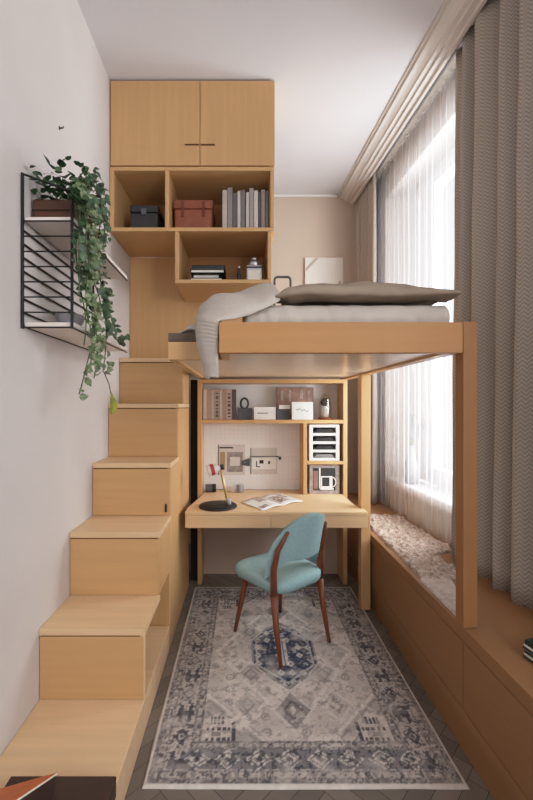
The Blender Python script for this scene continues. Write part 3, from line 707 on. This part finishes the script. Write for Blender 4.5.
# jars at the back of the desk
jy = 3.36
t = thing('small_jar', 'dark capped jar lying at the back left of the desk', 'jar', (X(209, jy), jy, DZ))
c0, c1 = Vector((X(205.5, jy), jy - .01, DZ + .036)), Vector((X(216, jy), jy + .0, DZ + .036))
B().tube([c0, c0.lerp(c1, .6)], .034, 18).build('body', M['slate'], t, .002)
B().tube([c0.lerp(c1, .61), c1], .0345, 18).build('cap', M['blackmatte'], t, .002)
t = thing('small_jar', 'short grey jar standing at the back of the desk, right of the lamp', 'jar', (X(239, jy), jy, DZ))
B().lathe([(.03, 0), (.033, .02), (.031, .055)], X(240, jy), jy, DZ + .001, 18).build('body', M['vase'], t, .002, True)
B().lathe([(.032, .0555), (.032, .068)], X(240, jy), jy, DZ + .001, 18).build('lid', M['chrome'], t, .002)
t = thing('paper_roll', 'small pale paper roll at the back of the desk beside the grey jar', 'roll', (X(231, jy), jy, DZ))
B().tube([(X(227, jy), jy + .02, DZ + .022), (X(234.5, jy), jy - .01, DZ + .022)], .02, 16).build('roll', M['printpale'], t)

# open magazine
def dpt(px, py, dz=0):
    y = (EYE - DZ - dz) * F / (py - 405.0); return Vector((X(px, y), y, DZ + dz))
cL, cB, cR, cT = dpt(241, 502.5), dpt(262.5, 511), dpt(303, 501.5), dpt(279, 494)
t = thing('open_magazine', 'open magazine with pictures lying on the desk', 'magazine', tuple((cL + cR) / 2))
# spine runs between the midpoints of (B,R) and (L,T)
sp0, sp1 = (cB + cR) / 2, (cL + cT) / 2
def page(a0, a1, nm, inks):
    def fn(s, q):
        p = sp0.lerp(sp1, q).lerp(a0.lerp(a1, q), s); p.z = DZ + .004 + .014 * math.sin(min(1, s * 1.15) * PI) * (1 - .55 * s); return p
    pg_ = B().grid(fn, 14, 6).build(nm, M['white'], t, 0, True, solid=.004)
    for (s0, s1, q0, q1) in inks:
        def fi(s, q): 
            p = fn(s0 + (s1 - s0) * s, q0 + (q1 - q0) * q); p.z += .0032; return p
        B().grid(fi, 6, 6).build('picture', M['mag_ink'], pg_, 0, True)
page(cB, cL, 'left_page', [(.15, .55, .55, .95), (.55, .9, .1, .3)])
page(cR, cT, 'right_page', [(.1, .6, .2, .75), (.65, .9, .5, .9)])

# ------------------------------------------------------------------ chair
ch = thing('desk_chair', 'teal upholstered chair with walnut legs, turned away at the desk', 'chair', (0.237, 2.515, 0.0125), rotz=math.radians(37), local=True)
def rounded(poly_r, w, d, n=6):
    pts = []
    for sx, sy, a0 in ((1, 1, 0), (-1, 1, 90), (-1, -1, 180), (1, -1, 270)):
        for i in range(n + 1):
            a = math.radians(a0 + 90 * i / n)
            pts.append((sx * (w / 2 - poly_r) + poly_r * math.cos(a), sy * (d / 2 - poly_r) + poly_r * math.sin(a)))
    return pts
# seat: cushion with crowned top
b = B(); bm = b.bm
rings = []
for (sc_, z) in ((.86, .385), (.95, .388), (.99, .405), (1.0, .425), (.985, .442), (.93, .453), (.75, .458), (.4, .46)):
    ring = [bm.verts.new((x * sc_ * (1.0 + .06 * (y / .22)), y * sc_ + .01, z)) for x, y in rounded(.11, .45, .46)]
    rings.append(ring)
for r0, r1 in zip(rings, rings[1:]):
    for i in range(len(r0)): bm.faces.new((r0[i], r0[(i + 1) % len(r0)], r1[(i + 1) % len(r0)], r1[i]))
bm.faces.new(rings[0][::-1]); bm.faces.new(rings[-1])
b.build('seat', M['teal'], ch, 0, True)
# backrest: curved shell with an arch cut out at its foot
def back_pt(u, v, off):
    ang = u * 1.04 * (1 - .42 * max(0, (v - .35) / .65) ** 2.3)
    R = .235 + off
    top = .80 + .05 * (1 - abs(u) ** 2.2)
    low_ = .575 - .115 * max(0, (abs(u) - .55) / .45) ** .8 if abs(u) > .55 else .575
    z = low_ + (top - low_) * v
    rec = -.085 * ((z - .46) / .4)       # backward rake
    x = R * math.sin(ang); y = -.005 - (R * math.cos(ang)) * .92 + .02 + rec
    return Vector((x, y, z))
b = B(); bm = b.bm; NU, NV = 36, 12
outer = [[bm.verts.new(back_pt(-1 + 2 * i / NU, j / NV, .02)) for j in range(NV + 1)] for i in range(NU + 1)]
inner = [[bm.verts.new(back_pt(-1 + 2 * i / NU, j / NV, -.022)) for j in range(NV + 1)] for i in range(NU + 1)]
for i in range(NU):
    for j in range(NV):
        bm.faces.new((outer[i][j], outer[i + 1][j], outer[i + 1][j + 1], outer[i][j + 1]))
        bm.faces.new((inner[i][j], inner[i][j + 1], inner[i + 1][j + 1], inner[i + 1][j]))
    for j in (0, NV): bm.faces.new((outer[i][j], outer[i + 1][j], inner[i + 1][j], inner[i][j]))
for j in range(NV):
    for i in (0, NU): bm.faces.new((outer[i][j], outer[i][j + 1], inner[i][j + 1], inner[i][j]))
b.build('backrest', M['teal'], ch, .014, True, 3)
# front legs and rear legs that run on up the outside of the backrest
for s in (-1, 1):
    B().tube([(s * .155, .15, .384), (s * .17, .18, .22), (s * .2, .215, 0)], [.021, .019, .0115], 10).build('leg', M['walnut'], ch, 0, True)
    p1 = back_pt(s * .80, .10, .034); p2 = back_pt(s * .78, .45, .034); p3 = back_pt(s * .75, .8, .032)
    lg = B().tube([(s * .205, -.235, 0), (s * .20, -.19, .2), (s * .197, -.165, .38)], [.0115, .018, .022], 10).build('leg', M['walnut'], ch, 0, True)
    B().tube([(s * .197, -.165, .3805), p1, p2, p3], [.022, .019, .015, .009], 10).build('back_post', M['walnut'], ch, 0, True)
B().tube([(-.15, .12, .372), (0, .13, .372), (.15, .12, .372)], .012, 8).build('apron', M['walnut'], ch)
B().tube([(-.18, -.15, .372), (0, -.14, .372), (.18, -.15, .372)], .012, 8).build('apron', M['walnut'], ch)

# ------------------------------------------------------------------ rug (pattern painted into the pile as per-vertex colour)
def rug():
    x0, x1, y0, y1 = -0.397, 0.885, 1.52, 3.20
    W, Lg = x1 - x0, y1 - y0; cx, cy = (x0 + x1) / 2, (y0 + y1) / 2
    nx, ny = 210, 275
    cream, grey, mid_, dark, navy, pale = [Vector(lin(c)[:3]) for c in ((214, 205, 198), (178, 170, 165), (134, 127, 126), (66, 66, 76), (54, 68, 92), (226, 219, 212))]
    rnd = random.Random(3)
    def h2(i, j, s=0):
        n = math.sin(i * 127.1 + j * 311.7 + s * 74.7) * 43758.5453; return n - math.floor(n)
    def color(x, y):
        u, v = x - cx, y - cy                       # metres from the centre
        ex, ey = W / 2 - abs(u), Lg / 2 - abs(v); e = min(ex, ey)
        n1 = nz(x, y, 0, 9); n2 = nz(x, y, 3, 34); n3 = nz(x, y, 7, 85)
        c = cream.copy()
        def mix(a, f):
            nonlocal c
            c = c.lerp(a, max(0, min(1, f)))
        if e < .016:                                # outer plain edge
            c = pale.copy(); mix(grey, .25 + .5 * n3)
        elif e < .21:                               # border of small motifs
            c = cream.copy(); mix(grey, .6 + n1 * .7)
            t_ = (e - .028) / .182
            along = (y if ex < ey else x)
            if t_ < .05 or t_ > .95 or abs(t_ - .22) < .025 or abs(t_ - .80) < .025: mix(dark, .4 + .9 * n2)
            elif .25 < t_ < .77:
                cell = along / .13; i = math.floor(cell); fx = cell - i - .5; fy = (t_ - .51) / .52
                blue = ey <= ex
                base = navy if (blue and h2(i, 1) > .3) else dark
                if blue: mix(navy.lerp(grey, .2), .72)
                d = abs(fx) * 1.15 + abs(fy)
                if blue:
                    if .16 < d < .30 or abs(d - .45) < .05: mix(pale, .8)
                    elif d < .1: mix(dark, .8)
                elif i % 2: 
                    if d < .38 and d > .2: mix(base, .85)
                    elif d < .12: mix(base, .8)
                else:
                    if (abs(fx) < .12 and abs(fy) < .42) or (abs(fx) < .38 and abs(abs(fy) - .22) < .09): mix(base, .8)
                if n3 > .25: mix(dark, .5)
            else:
                cell = along / .035; fx = cell - math.floor(cell)
                if fx < .5 and h2(math.floor(cell), 5) > .35: mix(mid_, .65)
        else:
            # field
            mix(grey, .25 + .9 * n1)
            ua, va = abs(u), abs(v)
            # stepped light diamond around the centre
            dd = ua / .40 + va / .58
            if abs(dd - 1.0) < .035: mix(pale, .8)
            if .80 < dd < .965: mix(grey.lerp(mid_, .5), .35 + .5 * n2)
            # corner spandrels
            sp = (.43 - ua) + (.63 - va)
            if sp < .30:
                mix(mid_, .28 + .6 * n1)
                if abs(sp - .285) < .014: mix(pale, .7)
                if abs((sp * 14) % 1 - .5) < .13 and n2 > -.1: mix(dark, .4)
            # long centre hexagon
            hexd = max(ua / .195, (va + ua * .9) / .32)
            if hexd < 1.0:
                c = navy.copy(); mix(mid_, .12 + .5 * n2)
                if hexd > .92: mix(grey, .6)
                elif abs(hexd - .84) < .03: mix(pale, .55)
                else:
                    i, j = math.floor(u / .062), math.floor(v / .075); fx, fy = u / .062 - i - .5, v / .075 - j - .5
                    if abs(fx) + abs(fy) < .36 and h2(i, j) > .25: mix(pale, .75)
                    if abs(fx) + abs(fy) < .12: mix(dark, .7)
                    if abs(ua - .012) < .012 and va < .13: mix(pale, .8)
            # two grey pendants beyond the hexagon
            pd = ua / .10 + abs(va - .455) / .135
            if pd < 1:
                c = mid_.copy(); mix(grey, .3 + .7 * n2)
                if pd > .86: mix(pale, .75)
                elif .35 < pd < .5: mix(dark, .6)
                elif pd < .2: mix(pale, .6)
            # white link diamonds
            for (qx, qy) in ((.22, .42), (.20, .2)):
                pd2 = abs(ua - qx) / .085 + abs(va - qy) / .115
                if pd2 < 1:
                    mix(grey, .45 + .5 * n2)
                    if pd2 > .82: mix(pale, .6)
                    elif .3 < pd2 < .45: mix(mid_, .7)
            # comb motifs near the corners
            qx, qy = (ua - .365) , (va - .56)
            if abs(qx) < .085 and abs(qy) < .085:
                if qy > -.085 + .6 * abs(qx): mix(cream, .7)
                if abs(abs(qx) - .078) < .008 and qy > -.035: mix(dark, .95)
                if abs(qx) < .06 and (abs(qy - .06) < .009 or abs(qy - .005) < .009) and (qx * 40) % 1 > .3: mix(dark, .9)
                if abs(qx) < .03 and abs(qy + .045) < .02 and (qx * 55) % 1 > .35: mix(dark, .9)
                if abs(qx) < .02 and abs(qy - .032) < .012: mix(mid_, .8)
            # small scattered flowers
            i, j = math.floor(u / .09), math.floor(v / .09)
            if dd > 1.05 and sp > .32 and h2(i, j, 2) > .55:
                fx, fy = u / .09 - i - .5, v / .09 - j - .5
                r_ = math.hypot(fx, fy)
                if .15 < r_ < .27: mix(mid_, .6)
                elif r_ < .08: mix(dark, .5)
        if e > .03 and n2 + .7 * n3 > .3: mix(mid_, .6)
        if e > .21 and n1 + .8 * n2 < -.42: mix(pale, .5)
        if .016 < e < .21 and .8 * n3 - .9 * n2 > .22: mix(dark, .75)
        # wear
        mix(pale, max(0, n1 - .15) * .9); c *= 1 + .22 * n3 + .12 * n2
        return c
    bm = bmesh.new(); vs = []; cols = []
    for i in range(nx + 1):
        row = []
        for j in range(ny + 1):
            x, y = x0 + W * i / nx, y0 + Lg * j / ny
            edge = min(i, nx - i, j, ny - j)
            wob = .004 * nz(x, y, 0, 4)
            row.append(bm.verts.new((x + (wob if edge == 0 else 0), y + (wob if edge == 0 else 0), .0095 + .0012 * nz(x, y, 1, 60) if edge > 0 else .0015)))
            cols.append(color(x, y))
        vs.append(row)
    for i in range(nx):
        for j in range(ny):
            bm.faces.new((vs[i][j], vs[i + 1][j], vs[i + 1][j + 1], vs[i][j + 1]))
    me = bpy.data.meshes.new('area_rug'); bm.to_mesh(me); bm.free()
    a = me.color_attributes.new('tint', 'FLOAT_COLOR', 'POINT')
    for k_, c in enumerate(cols): a.data[k_].color = (max(0, c.x), max(0, c.y), max(0, c.z), 1)
    for p in me.polygons: p.use_smooth = True
    o = bpy.data.objects.new('area_rug', me); COL.objects.link(o); me.materials.append(M['rug'])
    tag(o, 'worn oriental rug in cream, grey and navy under the chair', 'rug')
rug()

# ------------------------------------------------------------------ window bench
HBN, FX = 0.55, 0.9385
bench = thing('window_bench', 'long oak bench with drawers running below the window', 'bench', (1.2, 2.0, 0))
bkm = lambda p: (p[0] if p[0] < 1.1 else skew(WA - .006, p[1]), p[1], p[2])
BYE = 4.2
B().box(FX, 2, -.2, BYE, HBN - .058, HBN, bkm).build('top_board', M['wood_bench_shade'], bench, .003)
B().box(FX + .024, 2, -.2, BYE, .13, HBN - .06, bkm).build('carcass', M['wood_in_shade'], bench)
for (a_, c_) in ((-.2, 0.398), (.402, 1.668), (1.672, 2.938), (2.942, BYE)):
    B().box(FX + .004, FX + .023, a_, c_, .197, HBN - .064).build('drawer', M['wood_bench_shade'], bench, .002)
B().box(FX + .002, FX + .023, -.2, BYE, .147, .193).build('lower_rail', M['wood_bench_shade'], bench, .003)
B().box(FX + .016, FX + .023, -.2, BYE, 0.0, .141).build('plinth', M['wood_bench_shade'], bench, .002)
# mats on the bench
def mat_obj(name, lb, cat, xa, ya, yb, thick, m, amp, s):
    def fn(u, v):
        y = ya + (yb - ya) * v; x = xa + ((1.03 + .10 * v - xa) if name == 'seat_pad' else (skew(1.345 + .165 * min(1, max(0, (y - 2.47) / .05)), y) - xa)) * u
        e = min(u, 1 - u, v, 1 - v)
        z = HBN + .0012 + (thick * min(1, e / .03)) + amp * max(0, nz(x, y, 2, s)) * (1 if e > .01 else 0)
        return (x, y, z)
    o = B().grid(fn, 50, 110).build(name, m, None, 0, True)
    tag(o, lb, cat)
mat_obj('jute_mat', 'shaggy woven jute mat on the bench by the window', 'mat', .975, 2.13, 3.36, .012, M['jute'], .035, 26)
mat_obj('seat_pad', 'flat pale speckled seat pad on the bench behind the front bed post', 'cushion', .955, 1.735, 2.12, .012, M['cush'], .003, 40)
# stack of dark magazines at the right edge
for i in range(4):
    z0 = HBN + .0012 + i * .0165; o_ = .006 * (i % 2)
    t = thing('magazine', ['dark green magazine at the bottom of the pile on the bench', 'second magazine up in the pile on the bench', 'third magazine up in the pile on the bench', 'topmost dark magazine of the pile on the bench'][i], 'magazine', (1.17, 1.45, z0), 'magazines on the bench')
    for nm, a_, c_, m, ins in (('cover', 0, .009, 'greenblk', 0), ('page_block', .0093, .0155, 'paper' if i != 3 else 'greenblk', .003)):
        B().prism([(1.055 + ins + o_, 1.47), (1.075 + ins + o_, 1.345), (1.30, 1.38), (1.285, 1.55 - ins)], z0 + a_, z0 + c_).build(nm, M[m], t)

# ------------------------------------------------------------------ curtains
def curtain(name, lb, y0, y1, folds, amp, a_c, z0, z1, m, flare=0.0, cat='curtain', seed=1, thick=.004, grp=None):
    n = folds * 12
    width = (y1 - y0)
    ph = [random.Random(seed + i).uniform(-.5, .5) for i in range(folds + 2)]
    am = [random.Random(seed * 7 + i).uniform(.7, 1.25) for i in range(folds + 2)]
    # arc length for the weave coordinates
    def prof(s):
        f = s * folds; i = int(f); w = am[i] * (1 - (f - i)) + am[i + 1] * (f - i)
        return math.sin(2 * PI * f + .7 * math.sin(2 * PI * f * .5 + ph[i] * 0.6)) * w
    arc = [0]
    for i in range(n):
        arc.append(arc[-1] + math.hypot(width / n, amp * (prof((i + 1) / n) - prof(i / n))))
    def fn(s, t):
        z = z1 + (z0 - z1) * t
        y = y0 + width * s + .012 * nz(s * 4, t * 2, seed, 2) 
        k_ = .75 + .35 * t
        a = a_c - amp * prof(s) * k_ - flare * t + .006 * nz(s * 6, t * 5, seed, 1)
        return (skew(a, y), y, z)
    b = B(); b.grid(fn, n, 30, lambda s, t: (arc[min(n, round(s * n))], (z1 + (z0 - z1) * t)))
    return b, n
for name, lb, y0, y1, fo, amp, sd in (('window_curtain', 'wide herringbone tweed curtain at the near end of the window', 1.32, 2.46, 7, .052, 3), ('window_curtain', 'narrow tweed curtain gathered beside the back wall', 3.70, 4.17, 5, .036, 5)):
    b, n = curtain(name, lb, y0, y1, fo, amp, 1.475 if sd == 3 else 1.46, HBN + .006, 3.735, M['tweed'], .03 if sd == 3 else 0, seed=sd)
    o = b.build(name, M['tweed'], None, 0, True, solid=.004)
    tag(o, lb, 'curtain', 'tweed curtains')
b, n = curtain('sheer_curtain', '', 1.6, 3.98, 26, .013, 1.535, HBN + .006, 3.729, M['sheer'], seed=9)
o = b.build('sheer_curtain', M['sheer'], None, 0, True)
tag(o, 'translucent white sheer curtain drawn across the window', 'curtain')
t = thing('curtain_track', 'slim white ceiling track carrying the sheer curtain', 'curtain rail', (1.3, 2.0, 3.74))
B().box(1.50, 1.56, 1.1, 4.2, 3.745, 3.772, skm).build('rail', M['white'], t, .002)
for i in range(26):
    yy = 1.7 + i * .09
    B().box(1.527, 1.541, yy, yy + .012, 3.731, 3.7445, skm).build('glider', M['white'], t)

# vase on the window sill with a dried stem
vy = 3.38; vx = X(407.5, vy); vz = WZ0 + .001
t = thing('vase', 'grey gourd-shaped vase on the far end of the window sill', 'vase', (vx, vy, vz))
vx = skew(1.64, vy)
B().lathe([(.04, 0), (.062, .03), (.072, .09), (.06, .16), (.035, .23), (.02, .3), (.024, .33)], vx, vy, vz, 24).build('body', M['vase'], t, 0, True)
B().tube([(vx, vy, vz + .28), (vx - .02, vy, vz + .42), (vx + .02, vy - .02, vz + .6)], .004, 6).build('stem', M['stem'], t)
lf = B()
lf.prism([(vx - .05, vz + .56), (vx - .03, vz + .44), (vx + .02, vz + .36), (vx + .06, vz + .40), (vx + .11, vz + .48), (vx + .08, vz + .55), (vx + .04, vz + .5), (vx - .01, vz + .62)], vy - .01, vy - .004, 'y')
lf.build('dried_leaf', M['slate'], t, .003)

# ------------------------------------------------------------------ wall shelf
SY0, SY1, SXF = 1.64, 2.41, -0.715
ws = thing('wall_shelf', 'black wire wall shelf with two white boards on the left wall', 'shelf', (WL, SY0, 1.85))
for zz in (2.295, 1.85):
    B().box(WL + .012, SXF, SY0 + .008, SY1, zz - .018, zz).build('shelf_board', M['shelfwhite'], ws, .002)
for yy in (SY0, SY1 + .008):
    for xx in ((WL + .008, SXF - .004) if yy == SY0 else (WL + .008,)):
        B().tube([(xx, yy, 1.822), (xx, yy, 2.475 if xx < -.8 else 2.40)], .0065, 8).build('upright', M['black'], ws)
    if yy > 2: continue
    for i in range(8):
        zz = 1.826 + i * .064
        B().tube([(WL + .008, yy, zz), (SXF - .004, yy, zz)], .0032, 6).build('rung', M['black'], ws)
    B().tube([(WL + .008, yy, 2.472), (SXF - .004, yy, 2.398)], .0045, 6).build('rung', M['black'], ws)
for i in range(9):
    zz = 1.832 + i * .058
    if zz > 2.25: continue
    B().tube([(WL + .008, SY0, zz), (WL + .008, SY1 + .008, zz)], .0048, 6).build('wire', M['black'], ws)
for zz in (2.27, 1.825):
    B().tube([(SXF - .004, SY0, zz), (SXF - .004, SY1 + .008, zz)], .0035, 6).build('wire', M['black'], ws)
t = thing('bowl', 'small grey bowl on the lower white wall shelf', 'bowl', (-.82, 1.9, 1.851))
B().lathe([(.03, 0), (.045, .012), (.062, .05), (.066, .075), (.061, .075), (.055, .045), (.03, .015)], -.825, 1.86, 1.851, 24).build('body', M['vase'], t, 0, True)
B().lathe([(.03, 0), (.031, .004)], -.825, 1.86, 1.8504, 18, True).build('foot_ring', M['slate'], t)

# trailing plant in the wooden planter
pl = thing('trailing_plant', 'trailing pothos in a dark wooden planter on the upper wall shelf', 'plant', (-.83, 1.85, 2.2955))
bb = B(); pz = 2.2958
px0, px1, py0, py1 = -.915, -.745, 1.70, 2.02
bb.box(px0, px1, py0, py0 + .014, pz, pz + .10); bb.box(px0, px1, py1 - .014, py1, pz, pz + .10); bb.box(px0, px0 + .014, py0 + .014, py1 - .014, pz, pz + .10); bb.box(px1 - .014, px1, py0 + .014, py1 - .014, pz, pz + .10); bb.box(px0 + .014, px1 - .014, py0 + .014, py1 - .014, pz, pz + .01)
plt = bb.build('planter', M['planter'], pl, .002)
B().box(px0 - .001, px1 + .001, py0 - .004, py0 - .0005, pz + .05, pz + .056).build('groove', M['soil'], plt)
B().box(px0 + .015, px1 - .015, py0 + .015, py1 - .015, pz + .011, pz + .085).build('soil', M['soil'], pl)
LEAF = [(0, 0), (.32, .12), (.48, .38), (.36, .68), (0, 1.08), (-.36, .68), (-.48, .38), (-.32, .12)]
def add_leaf(bm, p, d, n, L):
    d = d.normalized(); s = d.cross(n)
    if s.length < .01: s = d.orthogonal()
    s.normalize(); n = s.cross(d).normalized()
    c = bm.verts.new(p + d * (L * .5) - n * (L * .1))
    vs = [bm.verts.new(p + s * (a * L) + d * (q * L) - n * (L * .22 * q * q) + n * (abs(a) * L * .12)) for a, q in LEAF]
    for i in range(8): bm.faces.new((vs[i], vs[(i + 1) % 8], c))
rl = random.Random(11)
def rv(): return Vector((rl.uniform(-1, 1), rl.uniform(-1, 1), rl.uniform(-1, 1)))
# bushy crown
b = B()
for i in range(260):
    p = Vector((rl.uniform(px0 + .0, -.70), rl.uniform(1.655, 1.98), pz + .105 + rl.random() ** 1.6 * .15))
    d = Vector((rl.uniform(-.2, .9), rl.uniform(-.8, .6), rl.uniform(-.3, .7)))
    add_leaf(b.bm, p, d, Vector((.2, -.4, 1)) + rv() * .4, rl.uniform(.024, .042))
b.build('foliage', M['leaf'], pl, 0, True, recalc=False)
def wp(px, py, xx=-.685):
    y = max(1.6, -xx * F / (243.0 - px)); return Vector((xx, y, Z(py, y)))
vines = [  # photo path of every vine, hanging in front of the boards
    [(64, 188), (74, 196), (79, 225), (76, 250), (80, 285), (86, 320), (84, 345)],
    [(66, 182), (84, 186), (92, 205), (94, 235), (90, 270), (93, 310), (98, 350), (94, 378)],
    [(72, 178), (90, 180), (100, 195), (104, 222), (106, 246)],
    [(78, 178), (88, 172), (98, 188), (101, 212), (98, 250), (102, 290), (108, 322), (118, 342)],
    [(70, 190), (82, 210), (88, 240), (84, 275), (90, 300), (95, 330), (88, 360), (82, 384), (79, 394)],
    [(72, 200), (80, 235), (86, 262), (97, 290), (104, 315), (113, 335), (122, 338)],
    [(85, 190), (95, 225), (97, 262), (104, 300), (106, 340), (103, 372)],
    [(68, 205), (73, 238), (71, 262), (76, 295)],
    [(80, 215), (89, 255), (86, 300), (92, 340), (90, 372)]]
def smooth_path(P, k_=7):
    out = []
    for i in range(len(P) - 1):
        a, b_, c, d = P[max(0, i - 1)], P[i], P[i + 1], P[min(len(P) - 1, i + 2)]
        for j in range(k_):
            t_ = j / k_
            out.append(.5 * ((2 * b_) + (c - a) * t_ + (2 * a - 5 * b_ + 4 * c - d) * t_ ** 2 + (3 * b_ - a - 3 * c + d) * t_ ** 3))
    out.append(P[-1]); return out
for vi, vp in enumerate(vines):
    xo = -.672 + .028 * ((vi % 3) - 1)
    pts = [wp(a, c, xo) for a, c in vp]
    pts = [Vector((-.80, min(max(pts[0].y + .05, 1.76), 1.98), pz + .09)), Vector((-.745, max(pts[0].y, 1.68), pz + .115))] + pts
    P = smooth_path(pts)
    v = B().tube(P, .0028, 5).build('vine', M['stem'], pl)
    b = B(); acc = 0; tot = sum((q - p).length for p, q in zip(P, P[1:])); run = 0
    for p, q in zip(P[8:], P[9:]):
        seg = (q - p).length; run += seg; acc += seg
        while acc > .0125:
            acc -= .0125
            fall = run / tot
            d = Vector((rl.uniform(-.15, .8), rl.uniform(-1, 1), rl.uniform(-1.1, .1)))
            nrm = Vector((.7, -.7, .4)) + rv() * .5
            if fall > .72 and rl.random() < .45: continue
            add_leaf(b.bm, q + Vector((rl.uniform(-.004, .03), rl.uniform(-.03, .03), rl.uniform(-.02, .02))), d, nrm, rl.uniform(.02, .039))
    b.build('foliage', M['leaf_pale'] if vi in (1, 4, 6, 8) else M['leaf'], v, 0, True, recalc=False)
# the single big yellowing leaf
b = B(); b.tube([wp(104, 372, -.66), wp(109, 384, -.66), wp(111, 394, -.66)], .0025, 5)
ty = b.build('vine', M['stem'], pl)
b = B(); p = wp(111.5, 392, -.655); 
ya = Vector((0, 0, -1)); yb = Vector((.75, -.45, 0)).normalized()
yo = [(0, 0), (.012, .02), (.03, .05), (.034, .075), (.022, .10), (0, .112), (-.014, .10), (-.016, .06), (-.01, .02)]
yv = [b.bm.verts.new(p + yb * a_ + ya * c_ + Vector((.2, .6, 0)) * abs(a_) * .5) for a_, c_ in yo]
ymid = [b.bm.verts.new(p + ya * c_) for c_ in (.03, .06, .09)]
for q_ in ((0, 1, 'a'), (1, 2, 'a'), (2, 3, 'b'), (3, 4, 'c'), (4, 5, 'c'), (5, 6, 'c'), (6, 7, 'b'), (7, 8, 'a'), (8, 0, 'a')):
    b.bm.faces.new((yv[q_[0]], yv[q_[1]], ymid['abc'.index(q_[2])]))
for q_ in ((2, 0, 1), (3, 1, 2), (7, 0, 1), (6, 1, 2)):
    pass
b.bm.faces.new((yv[2], ymid[1], ymid[0])); b.bm.faces.new((yv[3], ymid[2], ymid[1])); b.bm.faces.new((yv[7], ymid[0], ymid[1])); b.bm.faces.new((yv[6], ymid[1], ymid[2]))
yl = b.build('leaf', M['leaf_yellow'], ty, 0, True); yl['label'] = 'big yellow-green leaf hanging lowest'

# ------------------------------------------------------------------ foreground case and orange book on the platform
t = thing('flat_case', 'flat dark brown case lying on the platform in the foreground', 'case', (-.6, 1.1, .151))
B().box(-.80, -.436, .85, 1.345, .1515, .205).build('body', M['darkbox'], t, .004)
B().box(-.80, -.436, .85, 1.345, .2055, .222).build('lid', M['darkbox'], t, .004)
t = thing('leather_folio', 'orange leather folio with pale piping lying on the dark case', 'folio', (-.68, 1.2, .223))
def P3(px, py, y): return Vector((X(px, y), y, Z(py, y)))
tb = [P3(57, 772.5, 1.29), P3(-12, 792, 1.22), P3(-14, 812, 1.05), P3(14, 801, 1.10)]
b = B(); v0 = [b.bm.verts.new(p) for p in tb]; v1 = [b.bm.verts.new(p - Vector((0, 0, .006))) for p in tb]
b.bm.faces.new(v0); b.bm.faces.new(v1[::-1])
for i in range(4): b.bm.faces.new((v0[i], v0[(i + 1) % 4], v1[(i + 1) % 4], v1[i]))
b.build('flap', M['orange'], t)
ins = [p.lerp(sum(tb, Vector()) / 4, .06) for p in tb]
b = B(); v0 = [b.bm.verts.new(p - Vector((0, 0, .0065))) for p in ins]; v1 = [b.bm.verts.new((p.x, p.y, .2235)) for p in ins]
b.bm.faces.new(v0); b.bm.faces.new(v1[::-1])
for i in range(4): b.bm.faces.new((v0[i], v0[(i + 1) % 4], v1[(i + 1) % 4], v1[i]))
b.build('gusset', M['darkbox'], t)
B().tube([tb[0] + Vector((0, 0, -.004)), tb[3] + Vector((0, 0, -.004))], .0028, 8).build('piping', M['paper'], t)

# ------------------------------------------------------------------ light
w = bpy.data.worlds.new('world'); sc.world = w; w.use_nodes = True
w.node_tree.nodes['Background'].inputs[0].default_value = (0.93, 0.96, 1.0, 1); w.node_tree.nodes['Background'].inputs[1].default_value = 1.3
def area(name, loc, target, sx, sy, power, color=(1, 1, 1)):
    L = bpy.data.lights.new(name, 'AREA'); L.shape = 'RECTANGLE'; L.size = sx; L.size_y = sy; L.energy = power; L.color = color
    o = bpy.data.objects.new(name, L); COL.objects.link(o); o.location = loc
    o.rotation_euler = (Vector(target) - Vector(loc)).to_track_quat('-Z', 'Y').to_euler(); return o
area('daylight_window', (2.95, 2.35, 1.8), (1.0, 3.0, 1.6), 3.0, 3.0, 500, (0.97, 0.985, 1.0))
area('daylight_second_window', (skew(2.15, -.7), -.7, 2.2), (-0.4, 1.3, 1.4), 1.9, 2.8, 150, (0.97, 0.985, 1.0))
area('room_fill', (-0.3, -1.7, 2.2), (-0.3, 2.6, 1.4), 1.2, 2.0, 10, (1.0, 0.985, 0.97))  # added fill lamp behind the camera, not a fixture of the room

# ------------------------------------------------------------------ camera
cd = bpy.data.cameras.new('camera'); cam = bpy.data.objects.new('camera', cd); COL.objects.link(cam)
cam.location = (0, 0, EYE); cam.rotation_euler = (PI / 2, 0, 0)
cd.sensor_fit = 'HORIZONTAL'; cd.sensor_width = 36; cd.lens = 36 * F / 533.0
cd.shift_x = (266.5 - 243.0) / 533.0; cd.shift_y = (405.0 - 400.0) / 533.0
cd.clip_start = 0.02
sc.camera = cam
vs_ = sc.view_settings
vs_.exposure = 0.14
vs_.use_curve_mapping = True            # soft highlight shoulder, as a camera's film curve has
cm = vs_.curve_mapping; cm.white_level = (5, 5, 5); cm.extend = 'HORIZONTAL'
cu = cm.curves[3]
cu.points[0].location = (0, 0); cu.points[1].location = (1, 1)
for x_, y_ in ((.03, .15), (.06, .30), (.10, .49), (.15, .67), (.22, .81), (.35, .92), (.6, .98)):
    cu.points.new(x_, y_)
cm.update()
sc.view_settings.view_transform = 'Standard'; sc.view_settings.look = 'None'
for o in bpy.data.objects:
    if 'local' in o: del o['local']
